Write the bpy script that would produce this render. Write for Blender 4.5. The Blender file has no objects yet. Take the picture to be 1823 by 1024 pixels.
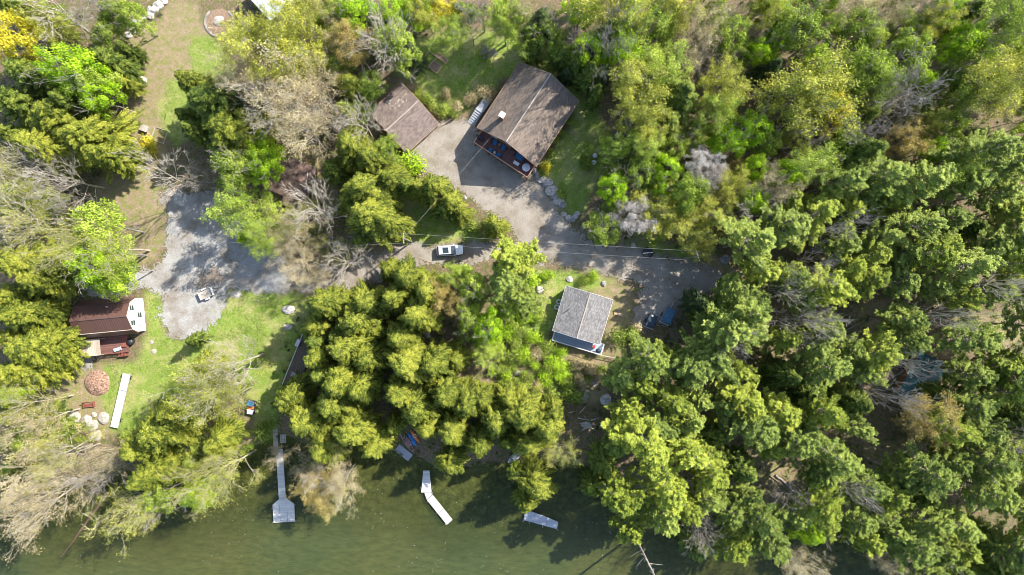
import bpy, bmesh, math, random
import numpy as np
from mathutils import Vector, Matrix

# ------------------------------------------------------------------ camera, sky, sun, exposure
scene = bpy.context.scene
col = scene.collection
CAMZ = 126.0
cam_d = bpy.data.cameras.new("camera"); cam = bpy.data.objects.new("camera", cam_d); col.objects.link(cam)
cam_d.sensor_width = 36.0; cam_d.lens = 24.0; cam_d.clip_end = 3000.0
cam.location = (0, 0, CAMZ); cam.rotation_euler = (0, 0, 0)
scene.camera = cam
SUN_EL = math.radians(42.5)
SDX, SDY = 0.815, 0.579                      # horizontal direction towards the sun
world = bpy.data.worlds.new("World"); scene.world = world; world.use_nodes = True
wn = world.node_tree.nodes; wl = world.node_tree.links
sky = wn.new('ShaderNodeTexSky'); sky.sky_type = 'NISHITA'; sky.sun_disc = False
sky.sun_elevation = SUN_EL; sky.sun_rotation = math.atan2(SDX, SDY)
wl.new(sky.outputs[0], wn['Background'].inputs[0]); wn['Background'].inputs[1].default_value = 0.15
sd = bpy.data.lights.new("sun", 'SUN'); sd.energy = 4.3; sd.angle = math.radians(0.5); sd.color = (1.0, 0.95, 0.86)
so = bpy.data.objects.new("sun", sd); col.objects.link(so)
so.rotation_euler = Vector((SDX * math.cos(SUN_EL), SDY * math.cos(SUN_EL), math.sin(SUN_EL))).to_track_quat('Z', 'Y').to_euler()
scene.view_settings.view_transform = 'Standard'; scene.view_settings.look = 'None'
scene.view_settings.gamma = 1.0; scene.view_settings.exposure = 1.2
scene.cycles.filter_width = 0.9; scene.cycles.max_bounces = 6; scene.cycles.transparent_max_bounces = 12

rng = np.random.default_rng(7); random.seed(7)
R = math.radians
def P(px, py, z=0.0):
    k = (CAMZ - z) / 1215.3
    return ((px - 911.5) * k, (512.0 - py) * k, z)
def V(px, py, z=0.0): return Vector(P(px, py, z))

# ------------------------------------------------------------------ tagging and mesh helpers
def tag(o, label=None, cat=None, group=None, kind=None):
    if label: o['label'] = label
    if cat: o['category'] = cat
    if group: o['group'] = group
    if kind: o['kind'] = kind
    return o
def empty(name, loc=(0, 0, 0), rz=0.0):
    o = bpy.data.objects.new(name, None); col.objects.link(o); o.location = loc
    o.rotation_euler = (0, 0, rz); o.empty_display_size = .3
    return o
def mesh_np(name, verts, faces, mat=None, smooth=False, attr=None):
    me = bpy.data.meshes.new(name)
    verts = np.asarray(verts, np.float32); faces = np.asarray(faces, np.int32)
    k = faces.shape[1]
    me.vertices.add(len(verts)); me.vertices.foreach_set('co', verts.ravel())
    me.loops.add(faces.size); me.loops.foreach_set('vertex_index', faces.ravel())
    me.polygons.add(len(faces)); me.polygons.foreach_set('loop_start', np.arange(0, faces.size, k, dtype=np.int32))
    me.polygons.foreach_set('loop_total', np.full(len(faces), k, np.int32))
    if smooth: me.polygons.foreach_set('use_smooth', np.ones(len(faces), bool))
    if attr is not None:
        for an, av in attr.items():
            av = np.asarray(av, np.float32)
            if av.ndim == 1:
                a = me.attributes.new(an, 'FLOAT', 'POINT'); a.data.foreach_set('value', av)
            else:
                a = me.attributes.new(an, 'FLOAT_COLOR', 'POINT'); a.data.foreach_set('color', av.ravel())
    me.update(calc_edges=True)
    if mat: me.materials.append(mat)
    return me
def link(name, me, parent=None, loc=(0, 0, 0), rz=0.0):
    o = bpy.data.objects.new(name, me); col.objects.link(o); o.location = loc; o.rotation_euler = (0, 0, rz)
    if parent: o.parent = parent
    return o
class MB:
    def __init__(s): s.v = []; s.f = []
    def add(s, vs, fs):
        n = len(s.v); s.v += [tuple(v) for v in vs]; s.f += [tuple(i + n for i in f) for f in fs]; return s
    def box(s, c, d, rz=0.0, top=(1, 1), tilt=None):
        x, y, z = d[0] / 2, d[1] / 2, d[2] / 2; vs = []
        for k, (tx, ty) in ((-1, (1, 1)), (1, top)):
            for a, b in ((-1, -1), (1, -1), (1, 1), (-1, 1)): vs.append(Vector((a * x * tx, b * y * ty, k * z)))
        if tilt is not None: vs = [tilt @ v for v in vs]
        cr, sr = math.cos(rz), math.sin(rz)
        vs = [(c[0] + v.x * cr - v.y * sr, c[1] + v.x * sr + v.y * cr, c[2] + v.z) for v in vs]
        return s.add(vs, [(0, 3, 2, 1), (4, 5, 6, 7), (0, 1, 5, 4), (1, 2, 6, 5), (2, 3, 7, 6), (3, 0, 4, 7)])
    def tube(s, a, b, r0, r1=None, n=6, caps=True):
        a = Vector(a); b = Vector(b); r1 = r0 if r1 is None else r1
        d = (b - a); 
        if d.length < 1e-6: return s
        d.normalize(); u = d.orthogonal().normalized(); w = d.cross(u); vs = []
        for p, r in ((a, r0), (b, r1)):
            for i in range(n):
                t = 2 * math.pi * i / n; vs.append(p + (u * math.cos(t) + w * math.sin(t)) * r)
        fs = [(i, (i + 1) % n, n + (i + 1) % n, n + i) for i in range(n)]
        if caps: fs += [tuple(range(n - 1, -1, -1)), tuple(range(n, 2 * n))]
        return s.add(vs, fs)
    def path(s, pts, r, n=6):
        for a, b in zip(pts[:-1], pts[1:]): s.tube(a, b, r, r, n)
        return s
    def prism(s, pts, z0, z1):
        n = len(pts); ar = sum(pts[i][0] * pts[(i + 1) % n][1] - pts[(i + 1) % n][0] * pts[i][1] for i in range(n))
        if ar < 0: pts = pts[::-1]
        vs = [(p[0], p[1], z0) for p in pts] + [(p[0], p[1], z1) for p in pts]
        return s.add(vs, [tuple(range(n - 1, -1, -1)), tuple(range(n, 2 * n))] + [(i, (i + 1) % n, n + (i + 1) % n, n + i) for i in range(n)])
    def lathe(s, c, prof, n=16):
        vs = []
        for r, z in prof:
            for i in range(n):
                t = 2 * math.pi * i / n; vs.append((c[0] + r * math.cos(t), c[1] + r * math.sin(t), c[2] + z))
        fs = []
        for k in range(len(prof) - 1):
            for i in range(n): fs.append((k * n + i, k * n + (i + 1) % n, (k + 1) * n + (i + 1) % n, (k + 1) * n + i))
        fs += [tuple(range(n - 1, -1, -1)), tuple(range((len(prof) - 1) * n, len(prof) * n))]
        return s.add(vs, fs)
    def slab(s, quad, th):
        """a flat quad given by 4 points, thickened downwards along its normal"""
        q = [Vector(p) for p in quad]; nn = (q[1] - q[0]).cross(q[3] - q[0]).normalized()
        if nn.z < 0: q = q[::-1]; nn = -nn
        vs = [p - nn * th for p in q] + q
        return s.add(vs, [(3, 2, 1, 0), (4, 5, 6, 7), (0, 1, 5, 4), (1, 2, 6, 5), (2, 3, 7, 6), (3, 0, 4, 7)])
    def build(s, name, mat, parent=None, loc=(0, 0, 0), rz=0.0, bevel=0.0, smooth=False):
        me = bpy.data.meshes.new(name); me.from_pydata(s.v, [], s.f)
        if bevel:
            bm = bmesh.new(); bm.from_mesh(me)
            bmesh.ops.bevel(bm, geom=bm.edges[:], offset=bevel, segments=2, affect='EDGES', clamp_overlap=True)
            bm.to_mesh(me); bm.free()
        if smooth:
            for p in me.polygons: p.use_smooth = True
        me.materials.append(mat); me.update()
        return link(name, me, parent, loc, rz)

# ------------------------------------------------------------------ noise
def vnoise(x, y, seed=0):
    x = np.asarray(x, float); y = np.asarray(y, float)
    xi = np.floor(x).astype(int); yi = np.floor(y).astype(int); fx = x - xi; fy = y - yi
    fx = fx * fx * (3 - 2 * fx); fy = fy * fy * (3 - 2 * fy)
    def h(a, b):
        n = (a * 374761393 + b * 668265263 + seed * 1442695041) & 0x7fffffff
        n = ((n ^ (n >> 13)) * 1274126177) & 0x7fffffff
        return ((n ^ (n >> 16)) & 0xffff) / 65535.0
    return (h(xi, yi) * (1 - fx) + h(xi + 1, yi) * fx) * (1 - fy) + (h(xi, yi + 1) * (1 - fx) + h(xi + 1, yi + 1) * fx) * fy
def fbm(x, y, seed=0, o=4):
    t = 0; a = .5; s = 0
    for i in range(o): t = t + a * vnoise(np.asarray(x) * 2 ** i, np.asarray(y) * 2 ** i, seed + i); s += a; a *= .5
    return t / s
def inpoly(x, y, poly):
    x = np.asarray(x, float); y = np.asarray(y, float); r = np.zeros(x.shape, bool); n = len(poly)
    for i in range(n):
        x0, y0 = poly[i]; x1, y1 = poly[(i + 1) % n]
        if y0 == y1: continue
        c = ((y0 > y) != (y1 > y)) & (x < (x1 - x0) * (y - y0) / (y1 - y0) + x0); r ^= c
    return r
def wp(poly): return [P(a, b)[:2] for a, b in poly]

# ------------------------------------------------------------------ materials
def new_mat(name):
    m = bpy.data.materials.new(name); m.use_nodes = True; return m, m.node_tree.nodes, m.node_tree.links, m.node_tree.nodes['Principled BSDF']
def mat(name, c, rough=.8, var=.12, scale=6.0, metal=0.0, bump=.15, c2=None):
    m, n, l, b = new_mat(name)
    tc = n.new('ShaderNodeTexCoord'); ns = n.new('ShaderNodeTexNoise'); ns.inputs['Scale'].default_value = scale; ns.inputs['Detail'].default_value = 6
    l.new(tc.outputs['Object'], ns.inputs['Vector'])
    r = n.new('ShaderNodeValToRGB'); e = r.color_ramp.elements
    lo = tuple(max(0, x * (1 - 2 * var)) for x in c); hi = c2 or tuple(min(1, x * (1 + 2 * var)) for x in c)
    e[0].position = .3; e[0].color = (*lo, 1); e[1].position = .7; e[1].color = (*hi, 1)
    l.new(ns.outputs['Fac'], r.inputs['Fac']); l.new(r.outputs['Color'], b.inputs['Base Color'])
    b.inputs['Roughness'].default_value = rough; b.inputs['Metallic'].default_value = metal
    if bump:
        bp = n.new('ShaderNodeBump'); bp.inputs['Strength'].default_value = bump; bp.inputs['Distance'].default_value = .05
        l.new(ns.outputs['Fac'], bp.inputs['Height']); l.new(bp.outputs[0], b.inputs['Normal'])
    return m
def wood_mat(name, c, plank=.14, axis='X', rough=.8, gap=.35, var=.35):
    """boards: stripes across one local axis"""
    m, n, l, b = new_mat(name)
    tc = n.new('ShaderNodeTexCoord'); sp = n.new('ShaderNodeSeparateXYZ'); l.new(tc.outputs['Object'], sp.inputs[0])
    dv = n.new('ShaderNodeMath'); dv.operation = 'DIVIDE'; dv.inputs[1].default_value = plank; l.new(sp.outputs[axis], dv.inputs[0])
    fl = n.new('ShaderNodeMath'); fl.operation = 'FLOOR'; l.new(dv.outputs[0], fl.inputs[0])
    wnn = n.new('ShaderNodeTexWhiteNoise'); wnn.noise_dimensions = '1D'; l.new(fl.outputs[0], wnn.inputs['W'])
    fr = n.new('ShaderNodeMath'); fr.operation = 'FRACT'; l.new(dv.outputs[0], fr.inputs[0])
    gt = n.new('ShaderNodeMath'); gt.operation = 'GREATER_THAN'; gt.inputs[1].default_value = .1; l.new(fr.outputs[0], gt.inputs[0])
    ns = n.new('ShaderNodeTexNoise'); ns.inputs['Scale'].default_value = 3; ns.inputs['Detail'].default_value = 8; l.new(tc.outputs['Object'], ns.inputs['Vector'])
    ad = n.new('ShaderNodeMath'); ad.operation = 'MULTIPLY_ADD'; l.new(wnn.outputs['Value'], ad.inputs[0]); ad.inputs[1].default_value = .5; 
    hf = n.new('ShaderNodeMath'); hf.operation = 'MULTIPLY'; hf.inputs[1].default_value = .5; l.new(ns.outputs['Fac'], hf.inputs[0]); l.new(hf.outputs[0], ad.inputs[2])
    r = n.new('ShaderNodeValToRGB'); e = r.color_ramp.elements
    e[0].position = .1; e[0].color = (*[x * (1 - var) for x in c], 1); e[1].position = .9; e[1].color = (*[min(1, x * (1 + var)) for x in c], 1)
    l.new(ad.outputs[0], r.inputs['Fac'])
    mx = n.new('ShaderNodeMix'); mx.data_type = 'RGBA'; l.new(gt.outputs[0], mx.inputs['Factor'])
    mx.inputs['A'].default_value = (*[x * gap for x in c], 1); l.new(r.outputs['Color'], mx.inputs['B']); l.new(mx.outputs['Result'], b.inputs['Base Color'])
    b.inputs['Roughness'].default_value = rough
    bp = n.new('ShaderNodeBump'); bp.inputs['Strength'].default_value = .4; bp.inputs['Distance'].default_value = .02
    l.new(gt.outputs[0], bp.inputs['Height']); l.new(bp.outputs[0], b.inputs['Normal'])
    return m
def shingle_mat(name, c, blotch=.3, rough=.9):
    m, n, l, b = new_mat(name)
    tc = n.new('ShaderNodeTexCoord')
    br = n.new('ShaderNodeTexBrick'); br.inputs['Scale'].default_value = 1.0; br.inputs['Brick Width'].default_value = .45; br.inputs['Row Height'].default_value = .19
    br.inputs['Mortar Size'].default_value = .012; br.inputs['Color1'].default_value = (*[x * .68 for x in c], 1); br.inputs['Color2'].default_value = (*[min(1, x * 1.3) for x in c], 1)
    br.inputs['Mortar'].default_value = (*[x * .45 for x in c], 1); br.inputs['Bias'].default_value = 0.0
    l.new(tc.outputs['Object'], br.inputs['Vector'])
    ns = n.new('ShaderNodeTexNoise'); ns.inputs['Scale'].default_value = .45; ns.inputs['Detail'].default_value = 8; ns.inputs['Roughness'].default_value = .65; l.new(tc.outputs['Object'], ns.inputs['Vector'])
    n2 = n.new('ShaderNodeTexNoise'); n2.inputs['Scale'].default_value = 14; n2.inputs['Detail'].default_value = 4; l.new(tc.outputs['Object'], n2.inputs['Vector'])
    r = n.new('ShaderNodeValToRGB'); e = r.color_ramp.elements; e[0].position = .3; e[0].color = (1 - blotch, 1 - blotch, 1 - blotch * .9, 1); e[1].position = .7; e[1].color = (1.0, 1.0, 1.0, 1)
    l.new(ns.outputs['Fac'], r.inputs['Fac'])
    r2 = n.new('ShaderNodeValToRGB'); e = r2.color_ramp.elements; e[0].position = .35; e[0].color = (.72, .72, .74, 1); e[1].position = .65; e[1].color = (1, 1, 1, 1)
    l.new(n2.outputs['Fac'], r2.inputs['Fac'])
    mx = n.new('ShaderNodeMix'); mx.data_type = 'RGBA'; mx.blend_type = 'MULTIPLY'; mx.inputs['Factor'].default_value = 1
    l.new(br.outputs['Color'], mx.inputs['A']); l.new(r.outputs['Color'], mx.inputs['B'])
    m2 = n.new('ShaderNodeMix'); m2.data_type = 'RGBA'; m2.blend_type = 'MULTIPLY'; m2.inputs['Factor'].default_value = 1
    l.new(mx.outputs['Result'], m2.inputs['A']); l.new(r2.outputs['Color'], m2.inputs['B']); l.new(m2.outputs['Result'], b.inputs['Base Color'])
    b.inputs['Roughness'].default_value = rough
    bp = n.new('ShaderNodeBump'); bp.inputs['Strength'].default_value = .5; bp.inputs['Distance'].default_value = .02
    l.new(n2.outputs['Fac'], bp.inputs['Height']); l.new(bp.outputs[0], b.inputs['Normal'])
    return m
def leaf_mat(name, dark, mid, light, trans=.3):
    m, n, l, b = new_mat(name)
    at = n.new('ShaderNodeAttribute'); at.attribute_name = 'v'
    oi = n.new('ShaderNodeObjectInfo')
    ad = n.new('ShaderNodeMath'); ad.operation = 'MULTIPLY_ADD'; l.new(oi.outputs['Random'], ad.inputs[0]); ad.inputs[1].default_value = .30
    sb = n.new('ShaderNodeMath'); sb.operation = 'SUBTRACT'; l.new(at.outputs['Fac'], sb.inputs[0]); sb.inputs[1].default_value = .15; l.new(sb.outputs[0], ad.inputs[2])
    r = n.new('ShaderNodeValToRGB'); r.color_ramp.elements[0].position = .05; r.color_ramp.elements[0].color = (*dark, 1)
    r.color_ramp.elements[1].position = .95; r.color_ramp.elements[1].color = (*light, 1)
    e = r.color_ramp.elements.new(.5); e.color = (*mid, 1)
    l.new(ad.outputs[0], r.inputs['Fac']); l.new(r.outputs['Color'], b.inputs['Base Color'])
    b.inputs['Roughness'].default_value = .55; b.inputs['Specular IOR Level'].default_value = .25
    tr = n.new('ShaderNodeBsdfTranslucent'); l.new(r.outputs['Color'], tr.inputs['Color'])
    mx = n.new('ShaderNodeMixShader'); mx.inputs[0].default_value = trans
    out = n['Material Output']; l.new(b.outputs[0], mx.inputs[1]); l.new(tr.outputs[0], mx.inputs[2]); l.new(mx.outputs[0], out.inputs['Surface'])
    return m

M = {}
M['bark'] = mat('bark', (.13, .10, .075), .9, .3, 8)
M['pale_bark'] = mat('pale_bark', (.40, .35, .28), .8, .3, 5)
M['grey_bark'] = mat('grey_bark', (.27, .24, .21), .85, .3, 5)
M['white'] = mat('white_paint', (.66, .66, .64), .5, .03, 4)
M['dark'] = mat('dark_plastic', (.02, .022, .026), .5, .1)
M['tyre'] = mat('rubber', (.025, .025, .025), .85, .1)
M['steel'] = mat('galvanised_steel', (.5, .5, .5), .45, .1, 5, metal=.6)
M['glass'] = mat('dark_glass', (.03, .045, .055), .08, .05, 2, bump=0)
M['concrete'] = mat('concrete', (.42, .40, .36), .9, .12, 3)
M['brick'] = mat('brick_red', (.3, .13, .08), .9, .2, 8)
M['granite'] = mat('granite', (.40, .37, .34), .9, .22, 2.2, bump=.5)
M['pale_stone'] = mat('pale_stone', (.35, .32, .275), .9, .15, 2.5, bump=.5)
M['dark_stone'] = mat('dark_stone', (.24, .23, .22), .9, .25, 2.5, bump=.5)
M['deck_red'] = wood_mat('deck_red', (.16, .075, .06), .14, 'Y')
M['rail_cedar'] = mat('rail_cedar', (.50, .28, .17), .7, .15)
M['red_wood'] = mat('red_wood', (.22, .07, .05), .75, .2)
M['weathered'] = wood_mat('weathered', (.42, .37, .31), .2, 'X')
M['weathered_y'] = wood_mat('weathered_y', (.42, .37, .31), .2, 'Y')
M['pergola'] = wood_mat('pergola_boards', (.46, .38, .30), .3, 'X', gap=.3)
M['cedar'] = mat('cedar_board', (.45, .32, .20), .8, .2)
M['grey_wood'] = mat('grey_wood', (.36, .34, .31), .85, .2)
M['white_boards'] = wood_mat('white_dock_boards', (.50, .485, .46), .3, 'Y', gap=.7, var=.2)
M['blue_grey_boards'] = wood_mat('blue_grey_boards', (.36, .38, .42), .15, 'Y', gap=.6, var=.2)
M['steel_deck'] = wood_mat('grey_dock_boards', (.30, .35, .42), .15, 'X', gap=.6, var=.1)
M['shingle_brown'] = shingle_mat('shingle_brown', (.245, .19, .145), .28)
M['shingle_garage'] = shingle_mat('shingle_garage', (.24, .185, .155), .2)
M['shingle_grey'] = shingle_mat('shingle_grey', (.245, .235, .225), .2)
M['metal_brown'] = wood_mat('brown_metal_roof', (.125, .068, .054), .42, 'X', rough=.35, gap=.55, var=.08)
M['metal_grey'] = wood_mat('grey_metal_roof', (.42, .47, .52), .3, 'X', rough=.4, gap=.7, var=.05)
M['metal_green'] = wood_mat('green_metal_roof', (.012, .09, .085), .4, 'X', rough=.4, gap=.6, var=.15)
M['roof_red'] = mat('rusty_red_roof', (.15, .10, .08), .9, .3, 1.5)
M['siding'] = wood_mat('white_siding', (.66, .65, .62), .14, 'Z', gap=.85, var=.03)
M['log_wall'] = wood_mat('log_siding', (.24, .14, .08), .2, 'Z', gap=.4, var=.2)
M['grey_wall'] = wood_mat('grey_siding', (.30, .32, .33), .14, 'Z', gap=.7, var=.08)
M['blue_cushion'] = mat('blue_cushion', (.035, .13, .26), .8, .1)
M['light_blue'] = mat('light_blue_cloth', (.35, .55, .75), .7, .15)
M['navy'] = mat('navy_tarp', (.012, .028, .05), .5, .25, 3)
M['blue_tarp'] = mat('blue_tarp', (.035, .11, .18), .5, .2, 2)
M['car'] = mat('silver_white_paint', (.70, .73, .75), .25, .02, 2, bump=0)
M['red_paint'] = mat('red_paint', (.5, .05, .03), .5, .1)
M['orange'] = mat('orange_plastic', (.65, .17, .03), .5, .1)
M['blue_plastic'] = mat('blue_plastic', (.02, .17, .45), .4, .1)
M['pink_hull'] = mat('faded_red_hull', (.42, .20, .19), .6, .2, 1.5)
M['hull'] = mat('aluminium_hull', (.62, .66, .68), .4, .08, 2)
M['soil'] = mat('garden_soil', (.22, .15, .10), .95, .3, 6)
M['mulch'] = mat('reddish_mulch', (.27, .165, .115), .95, .4, 4, bump=.6)
M['wire'] = mat('overhead_wire', (.25, .25, .25), .6, .05)
M['yellow'] = mat('yellow_paint', (.6, .45, .06), .6, .1)
M['wet_log'] = mat('wet_log', (.11, .055, .04), .6, .25)
M['teal'] = mat('teal_tarp', (.01, .13, .10), .6, .2)
# ------------------------------------------------------------------ the ground, water, gravel
WATER = -1.0
SH = [(-3000, 900), (0, 868), (130, 862), (200, 850), (300, 850), (440, 815), (490, 792), (560, 802), (690, 808), (745, 828), (800, 850), (900, 838), (1000, 830), (1080, 850), (1150, 890), (1250, 930), (1400, 940), (1480, 940), (1600, 970), (1700, 1005), (1823, 1045), (4000, 1500)]
_sx = np.array([P(a, b)[0] for a, b in SH]); _sy = np.array([P(a, b)[1] for a, b in SH])
def shore_d(x, y):
    x = np.asarray(x, float); y = np.asarray(y, float)
    return y - np.interp(x, _sx, _sy) + (fbm(x / 3.5, y / 3.5, 91) - .5) * 2.2
def sstep(t): t = np.clip(t, 0, 1); return t * t * (3 - 2 * t)
def H(x, y):
    d = shore_d(x, y)
    z = np.where(d > 0, WATER - .05 + (-WATER + .05) * sstep(d / 9.0), WATER - .05 - 3.2 * sstep(-d / 26.0))
    n = (fbm(np.asarray(x) / 9.0, np.asarray(y) / 9.0, 5) - .5) * .3 * sstep((d - 9) / 8)
    return z + n
def hz(x, y): return float(H(np.array([x]), np.array([y]))[0])

GRASS = [[(255,515),(292,520),(292,570),(300,600),(345,608),(400,580),(430,560),(520,560),(545,560),(530,620),(505,700),(480,790),(450,790),(440,700),(380,640),(300,700),(255,770),(200,765),(185,700),(175,650),(240,640),(262,590)],
 [(390,520),(500,508),(555,535),(540,600),(500,690),(450,640),(400,600),(350,610)],
 [(345,60),(400,80),(418,130),(345,200),(320,262),(290,240),(285,200),(300,140),(330,130)],
 [(740,60),(1000,70),(1035,170),(1070,190),(1078,300),(1020,395),(990,350),(960,300),(1030,200),(930,110),(870,180),(800,205),(740,150),(700,130)],
 [(700,350),(800,340),(840,390),(870,430),(740,430),(690,440)],
 [(930,475),(1040,492),(1100,505),(1010,512),(975,600),(985,640),(950,610),(900,560)],
 [(1120,430),(1220,430),(1240,460),(1180,462)]]
TAN = [[(1040,495),(1120,505),(1130,560),(1100,640),(980,660),(960,620),(1090,600)], [(850,560),(960,570),(980,640),(1060,660),(1040,710),(940,700),(850,730)],
 [(300,0),(340,0),(330,60),(270,130),(250,220),(300,270),(302,400),(285,470),(200,450),(160,390),(190,300),(225,210),(235,120),(270,60)],
 [(90,560),(125,540),(125,660),(200,640),(215,700),(200,770),(100,760),(60,700)],
 [(860,590),(960,610),(1090,640),(1070,720),(960,700),(850,720)],
 [(620,435),(740,425),(720,470),(600,500)], [(1090,420),(1260,430),(1320,500),(1230,480),(1120,460)],
 [(235,60),(300,20),(345,10),(380,60),(330,150),(280,250),(240,230)], [(470,270),(600,270),(600,380),(480,380)], [(370,740),(440,740),(450,820),(380,830)], [(330,60),(345,50),(335,150),(318,120)],
 [(640,150),(740,140),(770,180),(690,180),(660,260),(630,240)], [(1000,60),(1080,120),(1060,200),(1040,180),(990,110)], [(960,300),(985,340),(1010,400),(980,380),(945,320)],
 [(1500,540),(1620,540),(1620,600),(1520,600)], [(1700,560),(1823,560),(1823,640),(1720,620)], [(1280,790),(1420,760),(1420,860),(1290,850)], [(1540,780),(1680,780),(1680,880),(1540,880)], [(1380,620),(1480,620),(1480,700),(1400,700)]]
axx = np.concatenate([np.linspace(-1400, -110, 24), np.arange(-104, 104.1, .45), np.linspace(110, 1400, 24)])
axy = np.concatenate([np.linspace(-1400, -66, 24), np.arange(-60, 60.1, .45), np.linspace(66, 1400, 24)])
gx, gy = np.meshgrid(axx, axy)
gz = H(gx, gy)
wx = gx + (fbm(gx / 2.2, gy / 2.2, 11) - .5) * 3.5; wy = gy + (fbm(gx / 2.2, gy / 2.2, 12) - .5) * 3.5
def soft(polys):
    m = np.zeros(gx.shape)
    for p in polys: m = np.maximum(m, inpoly(wx, wy, wp(p)).astype(float))
    for _ in range(2):
        q = m.copy(); q[1:-1, 1:-1] = (m[1:-1, 1:-1] * 2 + m[:-2, 1:-1] + m[2:, 1:-1] + m[1:-1, :-2] + m[1:-1, 2:]) / 6; m = q
    return m
mg = soft(GRASS); mt = soft(TAN)
mask = np.stack([mg, mt, sstep((.8 - shore_d(gx, gy)) / 1.6), np.ones(gx.shape)], -1).reshape(-1, 4)
nx, ny = len(axx), len(axy)
ii = np.arange(nx * ny).reshape(ny, nx)
quads = np.stack([ii[:-1, :-1], ii[:-1, 1:], ii[1:, 1:], ii[1:, :-1]], -1).reshape(-1, 4)

def ground_mat():
    m, n, l, b = new_mat('ground')
    tc = n.new('ShaderNodeTexCoord'); at = n.new('ShaderNodeAttribute'); at.attribute_name = 'mask'
    sp = n.new('ShaderNodeSeparateColor'); l.new(at.outputs['Color'], sp.inputs[0])
    def noise(s, d=8, rgh=.6):
        q = n.new('ShaderNodeTexNoise'); q.inputs['Scale'].default_value = s; q.inputs['Detail'].default_value = d; q.inputs['Roughness'].default_value = rgh
        l.new(tc.outputs['Object'], q.inputs['Vector']); return q.outputs['Fac']
    def ramp(f, stops):
        r = n.new('ShaderNodeValToRGB'); e = r.color_ramp.elements
        e[0].position, e[0].color = stops[0][0], (*stops[0][1], 1); e[1].position, e[1].color = stops[-1][0], (*stops[-1][1], 1)
        for p, c in stops[1:-1]: q = e.new(p); q.color = (*c, 1)
        l.new(f, r.inputs['Fac']); return r.outputs['Color']
    def mix(f, a, b_):
        x = n.new('ShaderNodeMix'); x.data_type = 'RGBA'; l.new(f, x.inputs['Factor']); l.new(a, x.inputs['A']); l.new(b_, x.inputs['B']); return x.outputs['Result']
    fine = noise(3.2, 10, .75); big = noise(.22, 6, .6); midn = noise(.9, 8, .65)
    litter = ramp(fine, [(.3, (.06, .042, .03)), (.5, (.17, .12, .08)), (.72, (.34, .25, .17))])
    litter2 = ramp(fine, [(.3, (.05, .06, .02)), (.55, (.12, .13, .045)), (.75, (.26, .22, .11))])
    f1 = ramp(midn, [(.42, (0, 0, 0)), (.62, (1, 1, 1))]); base = mix(f1, litter, litter2)
    tan = mix(ramp(noise(1.1, 10, .8), [(.35, (0, 0, 0)), (.65, (1, 1, 1))]), ramp(fine, [(.28, (.12, .09, .05)), (.5, (.20, .15, .09)), (.72, (.30, .23, .145))]), ramp(noise(7, 6, .8), [(.28, (.20, .15, .09)), (.5, (.31, .24, .155)), (.72, (.44, .345, .235))]))
    tan2 = ramp(fine, [(.28, (.10, .125, .025)), (.7, (.25, .25, .09))])
    f2 = ramp(midn, [(.44, (0, 0, 0)), (.62, (1, 1, 1))]); tan = mix(f2, tan, tan2)
    gr1 = ramp(fine, [(.28, (.06, .11, .010)), (.52, (.14, .235, .025)), (.75, (.26, .34, .06))])
    gr2 = ramp(fine, [(.28, (.19, .18, .07)), (.52, (.36, .32, .14)), (.75, (.52, .43, .25))])
    f3 = ramp(big, [(.47, (0, 0, 0)), (.63, (1, 1, 1))]); f3b = ramp(midn, [(.35, (0, 0, 0)), (.7, (1, 1, 1))])
    mm = n.new('ShaderNodeMix'); mm.data_type = 'RGBA'; mm.blend_type = 'MIX'; mm.inputs['Factor'].default_value = .5; l.new(f3, mm.inputs['A']); l.new(f3b, mm.inputs['B'])
    mm.inputs['Factor'].default_value = .55
    grass = mix(mm.outputs['Result'], gr1, gr2)
    c = mix(sp.outputs[1], base, tan); c = mix(sp.outputs[0], c, grass)
    bed = ramp(midn, [(.3, (.03, .03, .012)), (.5, (.10, .085, .04)), (.7, (.20, .165, .08))])
    c = mix(sp.outputs[2], c, bed)
    l.new(c, b.inputs['Base Color']); b.inputs['Roughness'].default_value = .95; b.inputs['Specular IOR Level'].default_value = .1
    bp = n.new('ShaderNodeBump'); bp.inputs['Strength'].default_value = .5; bp.inputs['Distance'].default_value = .08; l.new(fine, bp.inputs['Height']); l.new(bp.outputs[0], b.inputs['Normal'])
    return m
ground = link('ground', mesh_np('ground', np.stack([gx.ravel(), gy.ravel(), gz.ravel()], -1), quads, ground_mat(), True, {'mask': mask}))
tag(ground, kind='structure')

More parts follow.
